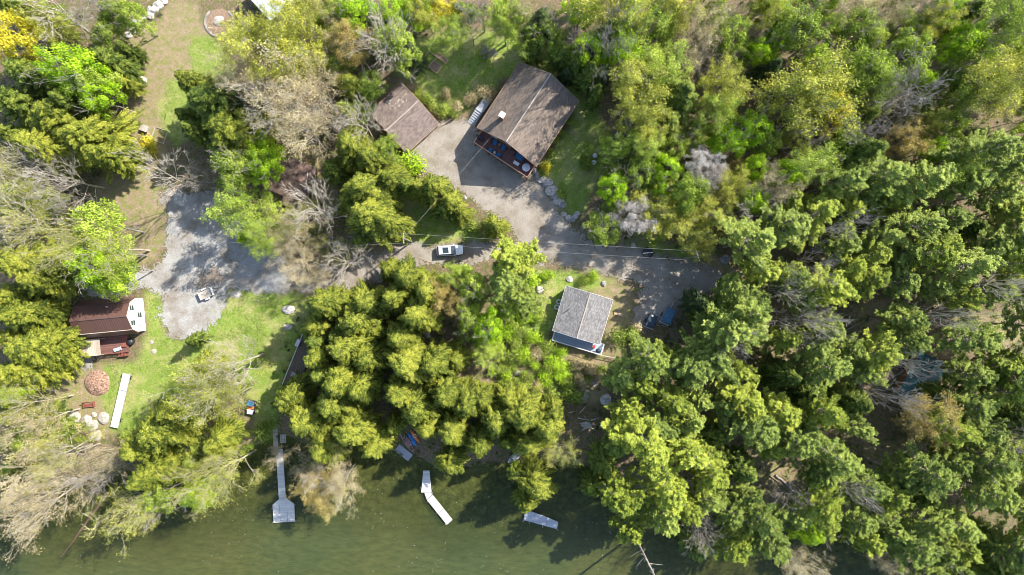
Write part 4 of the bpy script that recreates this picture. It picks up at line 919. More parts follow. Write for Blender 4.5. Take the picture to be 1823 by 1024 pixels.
# rock circle bed by top left house
o = MB(); 
for i in range(40):
    A = math.pi * (.75 + 1.5 * i / 39); 
    o.box((2.6 * math.cos(A), 2.6 * math.sin(A), .12), (.3, .42, .26), A + random.uniform(-.2, .2))
x, y = P(391, 40)[:2]; t = tag(empty('garden_circle', (x, y, 0)), 'round mulched garden bed edged with stones by the grey roofed building', 'garden bed')
o.build('stone_edging', M['granite'], t); MB().lathe((0, 0, 0), [(2.5, 0), (2.4, .1), (1.5, .14)], 30).build('mulch', M['soil'], t); 
rock(390, 38, .95, 'cream boulder heap in the middle of the round garden bed', 'pale_stone', .4)
# mulch heap
bm_v = []; x, y = P(173.5, 681)[:2]; rr = np.linspace(0, 1, 12); th_ = np.linspace(0, 2 * np.pi, 40, endpoint=False)
vs = [(0, 0, .75)]; fs = []
for i, r_ in enumerate(rr[1:]):
    for j, a in enumerate(th_):
        q = r_ * 2.35 * (1 + .12 * (float(vnoise(j / 4.0, 3)) - .5)); vs.append((q * math.cos(a), q * 1.0 * math.sin(a), .75 * (1 - r_ ** 2) + .12 * float(vnoise(q * 3 * math.cos(a) + 9, q * 3 * math.sin(a), 4)) - (.1 if i == 10 else 0)))
for j in range(40): fs.append((0, 1 + j, 1 + (j + 1) % 40))
for i in range(10):
    for j in range(40): a = 1 + i * 40; fs.append((a + j, a + 40 + j, a + 40 + (j + 1) % 40, a + (j + 1) % 40))
tag(MB().add(vs, fs).build('leaf_pile', M['mulch'], None, (x, y, .02)), 'round reddish pile of dry leaves between the white house and the red bench', 'leaf pile')
t = tag(empty('bench', V(160, 719, 0.0), R(6)), 'dark red slatted bench beside the leaning pale tree trunk', 'bench')
for i in range(3): MB().box((0, -.45 + i * .22, .45), (2.1, .17, .05)).build('seat_slat', M['red_wood'], t)
for i in range(3): MB().box((0, .32 + i * .06, .62 + i * .2), (2.1, .05, .15)).build('back_slat', M['red_wood'], t)
for s in (-1, 1): MB().box((s * .95, -.1, .3), (.08, .95, .6)).build('leg', M['red_wood'], t)
def tank(px, py, label):
    t = tag(empty('propane_tank', V(px, py, 0)), label, 'gas tank', 'propane tanks right of the main house')
    MB().lathe((0, 0, .08), [(.3, 0), (.4, .1), (.42, .25), (.42, 1.15), (.38, 1.3), (.2, 1.4)], 20).build('cylinder', M['white'], t, smooth=True)
    MB().lathe((0, 0, 1.46), [(.18, 0), (.19, .18), (.05, .2)], 12).build('valve_guard', M['steel'], t); MB().lathe((0, 0, 0), [(.3, 0), (.3, .1)], 14).build('foot_ring', M['dark'], t)
tank(1058, 279, 'upper of two white propane tanks on the shaded lawn right of the main house'); tank(1056, 291, 'lower of two white propane tanks on the shaded lawn right of the main house')
t = tag(empty('black_tank', V(1152.5, 450.5, .0), R(5)), 'low black tub lying in the grass above the road end', 'tub')
MB().lathe((0, 0, 0), [(.8, 0), (.98, .25), (1.0, .55), (.9, .62), (.86, .35), (.3, .3)], 24).build('tub_wall', M['dark'], t); MB().box((0, 0, .64), (1.8, .14, .05)).build('bar', M['steel'], t)
t = tag(empty('wooden_box', V(1187, 460.5, 0), R(-32)), 'open dark wooden box on the grass right of the low black tub', 'box')
MB().box((0, 0, .35), (1.0, .75, .7)).build('box_wall', M['cedar'], t); MB().box((0, 0, .72), (.84, .6, .05)).build('lid', M['dark'], t)
t = tag(empty('covered_pit', V(1311, 180, 0)), 'round green tarp cover on dark soil in the upper right forest clearing', 'tarp')
MB().lathe((0, 0, 0), [(1.05, 0), (.95, .35), (.6, .55), (.1, .6)], 9).build('tarp', M['teal'], t); MB().lathe((0, 0, 0), [(1.15, 0), (1.12, .06)], 9).build('rim', M['dark'], t)
# long deck edge with white cap at the neighbours' shaded deck
a, b = V(546, 577, 1.2), V(500, 690, 1.2); mid = (a + b) / 2; t = tag(empty('shaded_deck', (mid.x, mid.y, 0), math.atan2(a.y - b.y, a.x - b.x)), 'wooden deck with shade-darkened floor and thin white edge rail under the hemlocks', 'deck')
l_ = (a - b).length; MB().box((0, -1.4, .75), (l_, 2.6, .12)).build('deck_floor', M['bark'], t); MB().box((0, 0, 1.25), (l_, .1, .07)).build('edge_rail', M['white'], t)  # floor takes the dark bark colour to stand in for tree shade
for i in range(7): MB().box((-l_ / 2 + .1 + i * (l_ - .2) / 6, 0, .6), (.1, .1, 1.25)).build('post', M['grey_wood'], t)
crate_planks('picnic_table', 531, 668, R(-32), 5, 1.9, .9, M['blue_grey_boards'], 'pale slatted table on the shaded deck under the hemlocks', 'table', z=1.5, gap=.06)
MB().box((0, 0, -.35), (1.2, .1, .7)).build('leg', M['grey_wood'], bpy.data.objects['picnic_table'])
t = tag(empty('metal_cabinet', V(533, 610, .81), R(65)), 'grey blue metal box at the upper end of the shaded deck', 'box'); MB().box((0, 0, .5), (1.3, .6, 1.0)).build('cabinet', M['blue_grey_boards'], t); MB().box((0, 0, 1.03), (1.36, .66, .05)).build('lid', M['steel'], t)
crate_planks('plank_path', 487.5, 781, R(93), 5, 4.6, .9, M['weathered'], 'narrow grey board path leading down to the left dock', 'path', gap=.03)
crate_planks('shore_pallet', 501, 783, R(93), 4, 1.6, 1.1, M['grey_wood'], 'grey pallet beside the board path above the left dock', 'pallet')
# driftwood, wooden steps, logs
crate_planks('wooden_steps', 1042, 706, R(59), 1, .1, .1, M['grey_wood'], 'grey slatted wooden steps laid on the dark slope below the cabin', 'steps', rails=False)
t = bpy.data.objects['wooden_steps']
for c in list(t.children): bpy.data.objects.remove(c)
for i in range(9): MB().box((-1.1 + i * .28, 0, .1), (.16, .85, .05)).build('tread', M['grey_wood'], t)
for s in (-1, 1): MB().box((0, s * .44, .08), (2.6, .06, .14)).build('stringer', M['grey_wood'], t)
crate_planks('short_ladder', 1057, 684, R(55), 5, .9, 1.6, M['weathered'], 'short slatted board frame uphill of the grey wooden steps', 'frame', gap=.12)
def log(px0, py0, px1, py1, r, m, label, cat='log', grp=None, branches=0, zz=None, name='log'):
    a, b = V(px0, py0), V(px1, py1); z0, z1 = (hz(a.x, a.y) + r, hz(b.x, b.y) + r) if zz is None else zz
    n = 8; pts = [(a + (b - a) * i / n) for i in range(n + 1)]
    for i, p in enumerate(pts): p.z = z0 + (z1 - z0) * i / n; 
    side = Vector((-(b - a).y, (b - a).x, 0)).normalized()
    for i in range(1, n): pts[i] += side * random.uniform(-.12, .12) * min(1, (b - a).length / 5)
    mb = MB(); o = pts[0].copy()
    for i in range(n): mb.tube(pts[i] - o, pts[i + 1] - o, r * (1 - .6 * i / n), r * (1 - .6 * (i + 1) / n), 8)
    lo = mb.build(name, M[m], None, o); tag(lo, label, cat, grp)
    if branches:
        for i in range(branches):
            p = pts[random.randint(1, n - 1)] - o; s = random.choice((-1, 1)); MB().tube(p, p + side * s * random.uniform(.4, 1.4) + Vector((0, 0, .3)), r * .3, r * .12, 5).build('branch_stub', M['pale_bark'], lo)
    return lo
log(188, 880, 103, 995, .24, 'wet_log', 'long reddish brown sunken log jutting from the shore into the left shallows', branches=7, zz=(-.6, -.85))
DW = [((1032, 735), (1042, 724)), ((1028, 744), (1050, 748)), ((1031, 753), (1047, 756)), ((1003, 738), (1006, 747)), ((1050, 760), (1062, 767)), ((1040, 740), (1043, 745)), ((1012, 735), (1022, 732)), ((1052, 748), (1066, 744)), ((1058, 757), (1070, 751)), ((1036, 765), (1052, 760)), ((1066, 762), (1075, 752)), ((1024, 785), (1032, 776))]
DL = ['tilted grey plank at the top of the driftwood heap', 'long pale plank across the middle of the driftwood heap', 'tan log just below the long pale plank in the driftwood', 'lone pale post left of the driftwood heap', 'sunlit pale log at the lower right of the driftwood heap', 'short white stick in the driftwood heap centre', 'grey branch left above the driftwood heap', 'pinkish log piece right in the driftwood heap', 'tan log piece lower right of the pinkish one', 'low tan log beneath the driftwood heap', 'rightmost log piece of the driftwood heap', 'lone grey stick farthest below the driftwood heap']
for i, ((a, b), (c, d)) in enumerate(DW): log(a, b, c, d, .14, ['weathered', 'pale_bark', 'grey_bark'][i % 3], DL[i], grp='driftwood on the dark shore slope')
for (a, b, c, d, lb, r_) in ((127, 540, 108, 582, 'pale fallen trunk left of the white house roof', .14), (135, 536, 116, 565, 'thin fallen trunk right beside the pale one, left of the white house', .09), (212, 142, 238, 130, 'dark stick on the ground left of the upright pale boulder', .09), (390, 775, 408, 752, 'white fallen birch stick on the grass above the lake', .09), (1500, 590, 1560, 560, 'fallen trunk on brown ground between the right hand pines', .16), (1380, 845, 1420, 880, 'reddish fallen trunk amid the lower right pines', .2)):
    log(a, b, c, d, r_, 'pale_bark' if 'pale' in lb or 'birch' in lb else 'grey_bark', lb)
t = tag(empty('lumber_stack', V(476, 338, 0), R(68)), 'stack of long pale boards leaning beside the rusty red shed', 'lumber')
for i in range(5): MB().box((0, -.5 + i * .22, .2 + .1 * i), (4.2 - i * .3, .15, .08)).build('board', M['weathered'] if i % 2 else M['cedar'], t)
t = tag(empty('gate_bar', V(838, 226, 0), R(28)), 'low dark barrier bar at the corner of the driveway beside the side stairs', 'barrier')
a, b = V(787, 224.5), V(815, 207); t.location = ((a.x + b.x) / 2, (a.y + b.y) / 2, 0); t.rotation_euler.z = math.atan2(b.y - a.y, b.x - a.x)
MB().box((0, 0, .8), ((b - a).length, .08, .1)).build('rail', M['cedar'], t)
for s in (-1, 1): MB().box((s * ((b - a).length / 2 - .1), 0, .4), (.1, .1, .85)).build('post', M['cedar'], t)
# ------------------------------------------------------------------ trees
def mk_leaves(name, c, nrm, sz, v, m, asp=.6, r=rng, ud=None):
    vv, ff = leafquads(np.asarray(c), np.asarray(nrm), sz, asp, r, ud)
    return mesh_np(name, vv, ff, m, False, {'v': np.repeat(np.clip(v, 0, 1), 4)})
def tubes_np(segs, m, name, n=4):
    """segs: array (k, 8) = ax ay az bx by bz ra rb"""
    s = np.asarray(segs, float); a = s[:, :3]; b = s[:, 3:6]; d = b - a; d /= np.linalg.norm(d, axis=1, keepdims=True) + 1e-9
    h = np.where(np.abs(d[:, 2:3]) < .9, np.array([[0, 0, 1.]]), np.array([[1., 0, 0]])); u = np.cross(d, h); u /= np.linalg.norm(u, axis=1, keepdims=True); w = np.cross(d, u)
    vs = []
    for p, r_ in ((a, s[:, 6:7]), (b, s[:, 7:8])):
        for i in range(n):
            t = 2 * math.pi * i / n; vs.append(p + (u * math.cos(t) + w * math.sin(t)) * r_)
    V_ = np.stack(vs, 1).reshape(-1, 3); base = (np.arange(len(s)) * 2 * n)[:, None, None]
    f = np.array([[i, (i + 1) % n, n + (i + 1) % n, n + i] for i in range(n)])[None]
    return mesh_np(name, V_, (base + f).reshape(-1, 4), m, False)
def bend_path(p, d, L, n, r, wob=.12, up=0.0):
    pts = [p]; d = d / np.linalg.norm(d)
    for i in range(n):
        d = d + r.normal(size=3) * wob + np.array([0, 0, up]); d /= np.linalg.norm(d); pts.append(pts[-1] + d * L / n)
    return pts
def skel(seed, Ht, Rc, z0=.35, n1=13, n2=5, n3=4, n4=3, rad=.2, up=.08, twig=.018, spread=1.0, ang=(35, 75)):
    r = np.random.default_rng(seed); segs = []; tips = []
    tp = bend_path(np.array([0., 0, -.4]), np.array([0., 0, 1]), Ht * .93, 9, r, .05)
    for i in range(9): segs.append((*tp[i], *tp[i + 1], rad * (1 - i / 9.5), rad * (1 - (i + 1) / 9.5)))
    def child(pts, frac, ang, rr, horiz=.0):
        k = frac * (len(pts) - 1); i = min(int(k), len(pts) - 2); p = pts[i] + (pts[i + 1] - pts[i]) * (k - i); d = pts[i + 1] - pts[i]; d = d / np.linalg.norm(d)
        a = r.normal(size=3); a -= a.dot(d) * d; a /= np.linalg.norm(a); q = d * math.cos(ang) + a * math.sin(ang); q[2] += horiz
        return p, q
    def add(pts, ra, rb):
        n = len(pts) - 1
        for i in range(n): segs.append((*pts[i], *pts[i + 1], ra + (rb - ra) * i / n, ra + (rb - ra) * (i + 1) / n))
    for i in range(n1):
        f = z0 + (1 - z0) * (i + .5) / n1; az = i * 2.399 + r.uniform(-.4, .4); el = R(r.uniform(*ang)) * (1 - .45 * f)
        k = f * 9; j = min(int(k), 8); p = tp[j] + (tp[j + 1] - tp[j]) * (k - j)
        d = np.array([math.cos(az) * math.sin(el), math.sin(az) * math.sin(el), math.cos(el)])
        prof = math.sqrt(max(.05, 1 - ((f - .5) / .62) ** 2)); L = Rc * spread * prof * r.uniform(.8, 1.15) / max(.45, math.sin(el)); L = min(L, Rc * 1.6)
        b1 = bend_path(p, d, L, 5, r, .12, up * .4); r1 = rad * .45 * (1 - f * .5); add(b1, r1, r1 * .25)
        for a in range(n2):
            p2, d2 = child(b1, r.uniform(.25, .95), R(r.uniform(25, 55)), 0, .1); b2 = bend_path(p2, d2, L * r.uniform(.3, .5), 3, r, .13, up); add(b2, r1 * .4, r1 * .15)
            for b in range(n3):
                p3, d3 = child(b2, r.uniform(.2, 1), R(r.uniform(20, 55)), 0, .1); b3 = bend_path(p3, d3, L * r.uniform(.14, .26), 2, r, .12, up); add(b3, max(twig * 1.4, r1 * .16), twig)
                tips.append(b3[-1])
                for c in range(n4):
                    p4, d4 = child(b3, r.uniform(.2, 1), R(r.uniform(20, 50)), 0, .05); e = p4 + d4 / np.linalg.norm(d4) * L * r.uniform(.06, .13); segs.append((*p4, *e, twig, twig * .7)); tips.append(e)
    return np.array(segs), np.array(tips)
def split_trunk(segs): return segs[:9], segs[9:]

LM = {  # dark, mid, light albedo of the foliage
 'hem': leaf_mat('hemlock_needles', (.07, .105, .014), (.27, .31, .035), (.50, .50, .075), .35),
 'hem2': leaf_mat('hemlock_needles_dark', (.05, .09, .014), (.19, .25, .035), (.38, .43, .07), .3),
 'pine': leaf_mat('pine_needles', (.10, .15, .03), (.32, .40, .075), (.54, .60, .13), .35),
 'pine2': leaf_mat('pine_needles_yellow', (.10, .15, .02), (.37, .44, .055), (.60, .64, .10), .35),
 'dark': leaf_mat('spruce_needles', (.03, .055, .018), (.085, .125, .035), (.18, .22, .06), .25),
 'lime': leaf_mat('lime_leaves', (.17, .30, .012), (.40, .60, .024), (.60, .76, .06), .45),
 'soft': leaf_mat('pale_green_leaves', (.15, .23, .03), (.36, .47, .06), (.56, .64, .11), .4),
 'mid': leaf_mat('mid_green_leaves', (.09, .15, .02), (.27, .37, .05), (.46, .53, .09), .4),
 'yell': leaf_mat('yellow_green_catkins', (.17, .20, .025), (.40, .42, .055), (.60, .58, .10), .35),
 'gold': leaf_mat('bright_yellow_leaves', (.34, .31, .02), (.60, .54, .035), (.76, .66, .07), .4),
 'oran': leaf_mat('orange_buds', (.22, .16, .05), (.42, .32, .08), (.56, .46, .15), .3),
 'tan': leaf_mat('tan_buds', (.22, .17, .08), (.46, .37, .18), (.62, .53, .29), .2),
 'white': leaf_mat('white_blossom', (.26, .23, .20), (.42, .38, .35), (.60, .56, .53), .3),
}
def proto_hem(seed, Ht=15., Rc=4.4, whorl=.5, nb=8):
    r = np.random.default_rng(seed); C = []; N = []; Vv = []; S = []; U = []; segs = []
    z = .22 * Ht; az = r.uniform(0, 6)
    lob = [(r.uniform(0, 6.28), r.uniform(.04, .13), k) for k in (2, 3, 5)]
    while z < Ht * .99:
        f = z / Ht
        for b in range(nb + 1 if f < .85 else 5):
            az += 2.399 + r.uniform(-.3, .3); L = Rc * (1 - f) ** .62 * 1.12 * r.uniform(.66, 1.12) * (1 + sum(a * math.cos(k * az + p) for p, a, k in lob))
            if f > .97: L = max(L, .3)
            d = np.array([math.cos(az), math.sin(az)]); s = np.array([-d[1], d[0]]); rise = .25 * (f - .3); n = int(115 * L) + 10
            t = r.beta(2.0, 1.15, n) * 1.0; wid = (.10 + .36 * np.sin(np.pi * np.clip(t, 0, 1) ** .8)) * (.35 + .16 * L)
            # side sprays: quantised offsets give feathery fronds
            fr = r.integers(0, 11, n) / 11.0; tt = np.clip(fr + .18 * t, 0, 1) * .5 + t * .5
            off = (r.integers(-3, 4, n) / 3.0 + r.normal(size=n) * .10) * wid
            x = (tt * L + np.abs(off) * .35)
            zz = z + rise * x - .035 * x ** 2 - .25 * np.abs(off) + r.normal(size=n) * .05
            C.append(np.stack([d[0] * x + s[0] * off, d[1] * x + s[1] * off, zz], -1))
            nn = np.stack([d[0] * np.full(n, .25) + s[0] * off * .8, d[1] * np.full(n, .25) + s[1] * off * .8, np.full(n, .9)], -1) + r.normal(size=(n, 3)) * .38; N.append(nn); U.append(np.stack([d[0] + s[0] * off * 1.6, d[1] + s[1] * off * 1.6, np.full(n, -.1)], -1) + r.normal(size=(n, 3)) * .3)
            bv = r.uniform(.1, .85); Vv.append(bv + .22 * np.sin(tt * 19 + off * 9) + r.normal(size=n) * .1); S.append(r.uniform(.12, .25, n))
            e = np.array([d[0] * L * .8, d[1] * L * .8, z + rise * L * .8 - .035 * (L * .8) ** 2 - .05]); segs.append((0, 0, z - .1, *e, .035, .012))
        z += whorl * .8 * (1.0 if f < .8 else .7)
    return (np.concatenate(C), np.concatenate(N), np.concatenate(S), np.concatenate(Vv), np.concatenate(U)), np.array([(0, 0, -.4, 0, 0, Ht * .5, .2, .12), (0, 0, Ht * .5, 0, 0, Ht * .97, .12, .02)]), np.array(segs)
def proto_pine(seed, Ht=21., Rc=5.6):
    r = np.random.default_rng(seed); C = []; N = []; Vv = []; S = []; U = []; segs = []
    z = .42 * Ht
    while z < Ht * .985:
        f = (z / Ht - .42) / .58; k = 7 if f < .85 else 5; a0 = r.uniform(0, 6.28)
        for b in range(k):
            if r.uniform() < .1: continue
            az = a0 + b * 6.283 / k + r.uniform(-.35, .35); L = Rc * (1.02 - f) ** .55 * r.uniform(.5, 1.2) * (1 + .22 * math.cos(2 * az + seed) + .15 * math.cos(3 * az + 2 * seed)); d = np.array([math.cos(az), math.sin(az), .22 + .5 * f])
            pts = bend_path(np.array([0, 0, z + r.uniform(-.3, .3)]), d, max(L, .6), 5, r, .10, .05)
            for i in range(5): segs.append((*pts[i], *pts[i + 1], .075 * (1 - i / 5.5), .075 * (1 - (i + 1) / 5.5)))
            bv = r.uniform(.25, .7)
            nt = int(5 + L * 7)
            for j in range(nt):
                fr = r.uniform(.28, 1.0) ** .8; q = fr * 5; i = min(int(q), 4); p = pts[i] + (pts[i + 1] - pts[i]) * (q - i)
                sd_ = r.choice((-1, 1)); side = np.array([-math.sin(az), math.cos(az), 0]) * sd_; o = p + (side * r.uniform(.25, .9) + np.array([math.cos(az), math.sin(az), 0]) * r.uniform(.1, .6)) * (.35 + .22 * L * (1.15 - fr)) + np.array([0, 0, r.uniform(.05, .35)])
                if j < 2: o = pts[-1 - j] + r.normal(size=3) * .1
                segs.append((*p, *o, .028, .012))
                # a tuft: needle bundles radiating from the shoot end
                n = 22; od = o - p; od /= np.linalg.norm(od) + 1e-9; dd = r.normal(size=(n, 3)) + od * 1.1 + np.array([0, 0, .35]); dd /= np.linalg.norm(dd, axis=1, keepdims=True); ln = r.uniform(.2, .42, n)
                C.append(o + dd * (ln * .55)[:, None] - od * r.uniform(0, .5, n)[:, None]); N.append(np.array([.15, .1, 1.]) + r.normal(size=(n, 3)) * .3); S.append(ln); U.append(dd); Vv.append(bv + r.uniform(-.25, .25) + r.normal(size=n) * .12)
        z += r.uniform(.75, 1.15) * (1.0 if f < .8 else .6)
    tr = bend_path(np.array([0., 0, -.4]), np.array([0., 0, 1]), Ht * .97, 6, r, .02)
    T = [(*tr[i], *tr[i + 1], .3 * (1 - i / 6.3), .3 * (1 - (i + 1) / 6.3)) for i in range(6)]
    return (np.concatenate(C), np.concatenate(N), np.concatenate(S), np.concatenate(Vv), np.concatenate(U)), np.array(T), np.array(segs)
def proto_broad(seed, Ht=11., Rc=4.0, lumps=70, per=150, dens=1.0):
    r = np.random.default_rng(seed); sg, tips = skel(seed, Ht, Rc * .8, .3, 9, 4, 3, 0, .17)
    C = []; N = []; S = []; Vv = []; ph = r.uniform(0, 6.28, 3)
    for i in range(lumps):
        az = r.uniform(0, 6.283); u = r.uniform(-.25, 1); k = math.sqrt(1 - min(1, u * u) * .98); lob = 1 + .14 * math.cos(3 * az + ph[0]) + .10 * math.cos(5 * az + ph[1])
        rr = Rc * k * r.uniform(.55, .95) * lob; c = np.array([math.cos(az) * rr, math.sin(az) * rr, Ht * .62 + u * Ht * .30 + r.uniform(-.4, .4)]); lr = r.uniform(.5, 1.05)
        n = int(per * lr * lr * r.uniform(.6, 1.1)) + 20; d = r.normal(size=(n, 3)); d /= np.linalg.norm(d, axis=1, keepdims=True); rad = lr * r.uniform(.55, 1.08, n)[:, None]
        C.append(c + d * rad * np.array([1, 1, .75])); N.append(d * .8 + np.array([0, 0, .5]) + r.normal(size=(n, 3)) * .5); S.append(r.uniform(.2, .38, n)); Vv.append(r.uniform(.15, .85) + r.normal(size=n) * .13)
    T, B = split_trunk(sg)
    return (np.concatenate(C), np.concatenate(N), np.concatenate(S), np.concatenate(Vv)), T, B
def proto_bud(seed, Ht=12., Rc=4.2, k=10, sz=(.15, .32), spr=.26, n4=3):
    sg, tips = skel(seed, Ht, Rc, .35, 13, 5, 4, n4, .22, twig=.014); r = np.random.default_rng(seed + 5); n = len(tips)
    keep = r.uniform(size=n) < .9; tips = tips[keep]; n = len(tips); d = r.normal(size=(n, k, 3)) * spr
    c = (tips[:, None] + d).reshape(-1, 3); v = np.clip(fbm(tips[:, 0] / .9, tips[:, 1] / .9, seed)[:, None] * 1.7 - .35 + r.normal(size=(n, k)) * .14, 0, 1).ravel()
    T, B = split_trunk(sg)
    return (c, r.normal(size=c.shape) * .7 + np.array([0, 0, .8]), r.uniform(*sz, len(c)), v), T, B
PR = {}
def store(kind, i, leaf, T, B, bark, asp=.6, leafm=None, tn=8):
    d = {}
    d['trunk'] = tubes_np(T, bark, 'trunk', tn)
    d['branches'] = tubes_np(B, bark, 'branches', 4) if len(B) else None
    d['crown'] = mk_leaves('crown', leaf[0], leaf[1], leaf[2], leaf[3], leafm or LM['mid'], asp, ud=leaf[4] if len(leaf) > 4 else None) if leaf is not None else None
    PR.setdefault(kind, []).append(d)
for i in range(5): store('hem', i, *proto_hem(100 + i, 15 + i * .3, 4.4 - .15 * i), M['bark'], .5)
for i in range(5): store('pine', i, *proto_pine(200 + i), M['grey_bark'], .32)
for i in range(4): store('broad', i, *proto_broad(300 + i), M['grey_bark'], .65)
for i in range(5): store('bud', i, *proto_bud(400 + i), M['grey_bark'], .7)
for i in range(3): store('budpale', i, *proto_bud(500 + i, 14, 4.6, 8, (.12, .26), .34, 2), M['pale_bark'], .6)
for i in range(3):
    sg, tips = skel(600 + i, 14, 4.6, .35, 12, 5, 4, 2, .24, twig=.02); T, B = split_trunk(sg); store('bare', i, None, T, B, M['pale_bark'])
for i in range(2):
    sg, tips = skel(620 + i, 13, 4.2, .3, 13, 5, 4, 2, .2, twig=.018); T, B = split_trunk(sg); store('baregrey', i, None, T, B, M['grey_bark'])
def proto_shrub(seed, Rc=1.0):
    leaf, T, B = proto_broad(seed, 1.7, Rc, 16, 60); return (leaf[0] * np.array([1, 1, .9]), leaf[1], leaf[2] * .8, leaf[3]), T * np.array([1, 1, 1, 1, 1, 1, .25, .25]), B * np.array([1, 1, 1, 1, 1, 1, .3, .3])
for i in range(3): store('shrub', i, *proto_shrub(700 + i), M['bark'], .6)

# code: proto, leaf material, height m per (radius m), nominal radius, nominal height, name, look, kind word
KIND = {
 'H': ('hem', 'hem', 4.3, 15, 2.9, 'conifer_tree', 'yellow-green hemlock', 'conifer'), 'K': ('hem', 'hem2', 4.3, 15, 2.8, 'conifer_tree', 'dark green hemlock', 'conifer'),
 'D': ('hem', 'dark', 4.3, 15, 3.4, 'conifer_tree', 'deep green conifer', 'conifer'),
 'P': ('pine', 'pine', 5.4, 21, 3.7, 'pine_tree', 'blue-green tufted pine', 'pine'), 'Q': ('pine', 'pine2', 5.4, 21, 3.7, 'pine_tree', 'yellow-green tufted pine', 'pine'),
 'L': ('broad', 'lime', 4.2, 11, 2.9, 'leafy_tree', 'bright lime leafy tree', 'leafy tree'), 'S': ('broad', 'soft', 4.2, 11, 2.9, 'leafy_tree', 'soft pale green leafy tree', 'leafy tree'),
 'G': ('broad', 'mid', 4.2, 11, 2.9, 'leafy_tree', 'mid green leafy tree', 'leafy tree'), 'A': ('broad', 'gold', 4.2, 11, 2.9, 'leafy_tree', 'bright yellow leafy tree', 'leafy tree'),
 'Y': ('bud', 'yell', 4.3, 12, 2.9, 'budding_tree', 'yellow-green budding tree', 'budding tree'), 'O': ('bud', 'oran', 4.3, 12, 2.9, 'budding_tree', 'orange-gold budding tree', 'budding tree'),
 'M': ('bud', 'soft', 4.3, 12, 2.9, 'budding_tree', 'pale green budding tree', 'budding tree'),
 'T': ('budpale', 'tan', 4.7, 14, 3.1, 'budding_tree', 'tan pale-branched budding tree', 'budding tree'), 'V': ('budpale', 'yell', 4.7, 14, 3.1, 'budding_tree', 'yellowish tree with pale branches', 'budding tree'),
 'W': ('bud', 'white', 4.3, 12, 2.0, 'blossom_tree', 'white blossoming tree', 'blossoming tree'),
 'B': ('bare', None, 4.7, 14, 3.2, 'bare_tree', 'leafless tree with pale branches', 'bare tree'), 'N': ('baregrey', None, 4.3, 13, 2.9, 'bare_tree', 'leafless grey-branched tree', 'bare tree'),
 's': ('shrub', 'lime', 1.0, 1.6, 1.4, 'shrub', 'small lime shrub', 'shrub'), 'g': ('shrub', 'mid', 1.0, 1.6, 1.4, 'shrub', 'small green shrub', 'shrub'), 'y': ('shrub', 'gold', 1.0, 1.6, 1.4, 'shrub', 'small yellow shrub', 'shrub'),
 't': ('shrub', 'tan', 1.0, 1.6, 1.4, 'shrub', 'small dry tan shrub', 'shrub'),
}
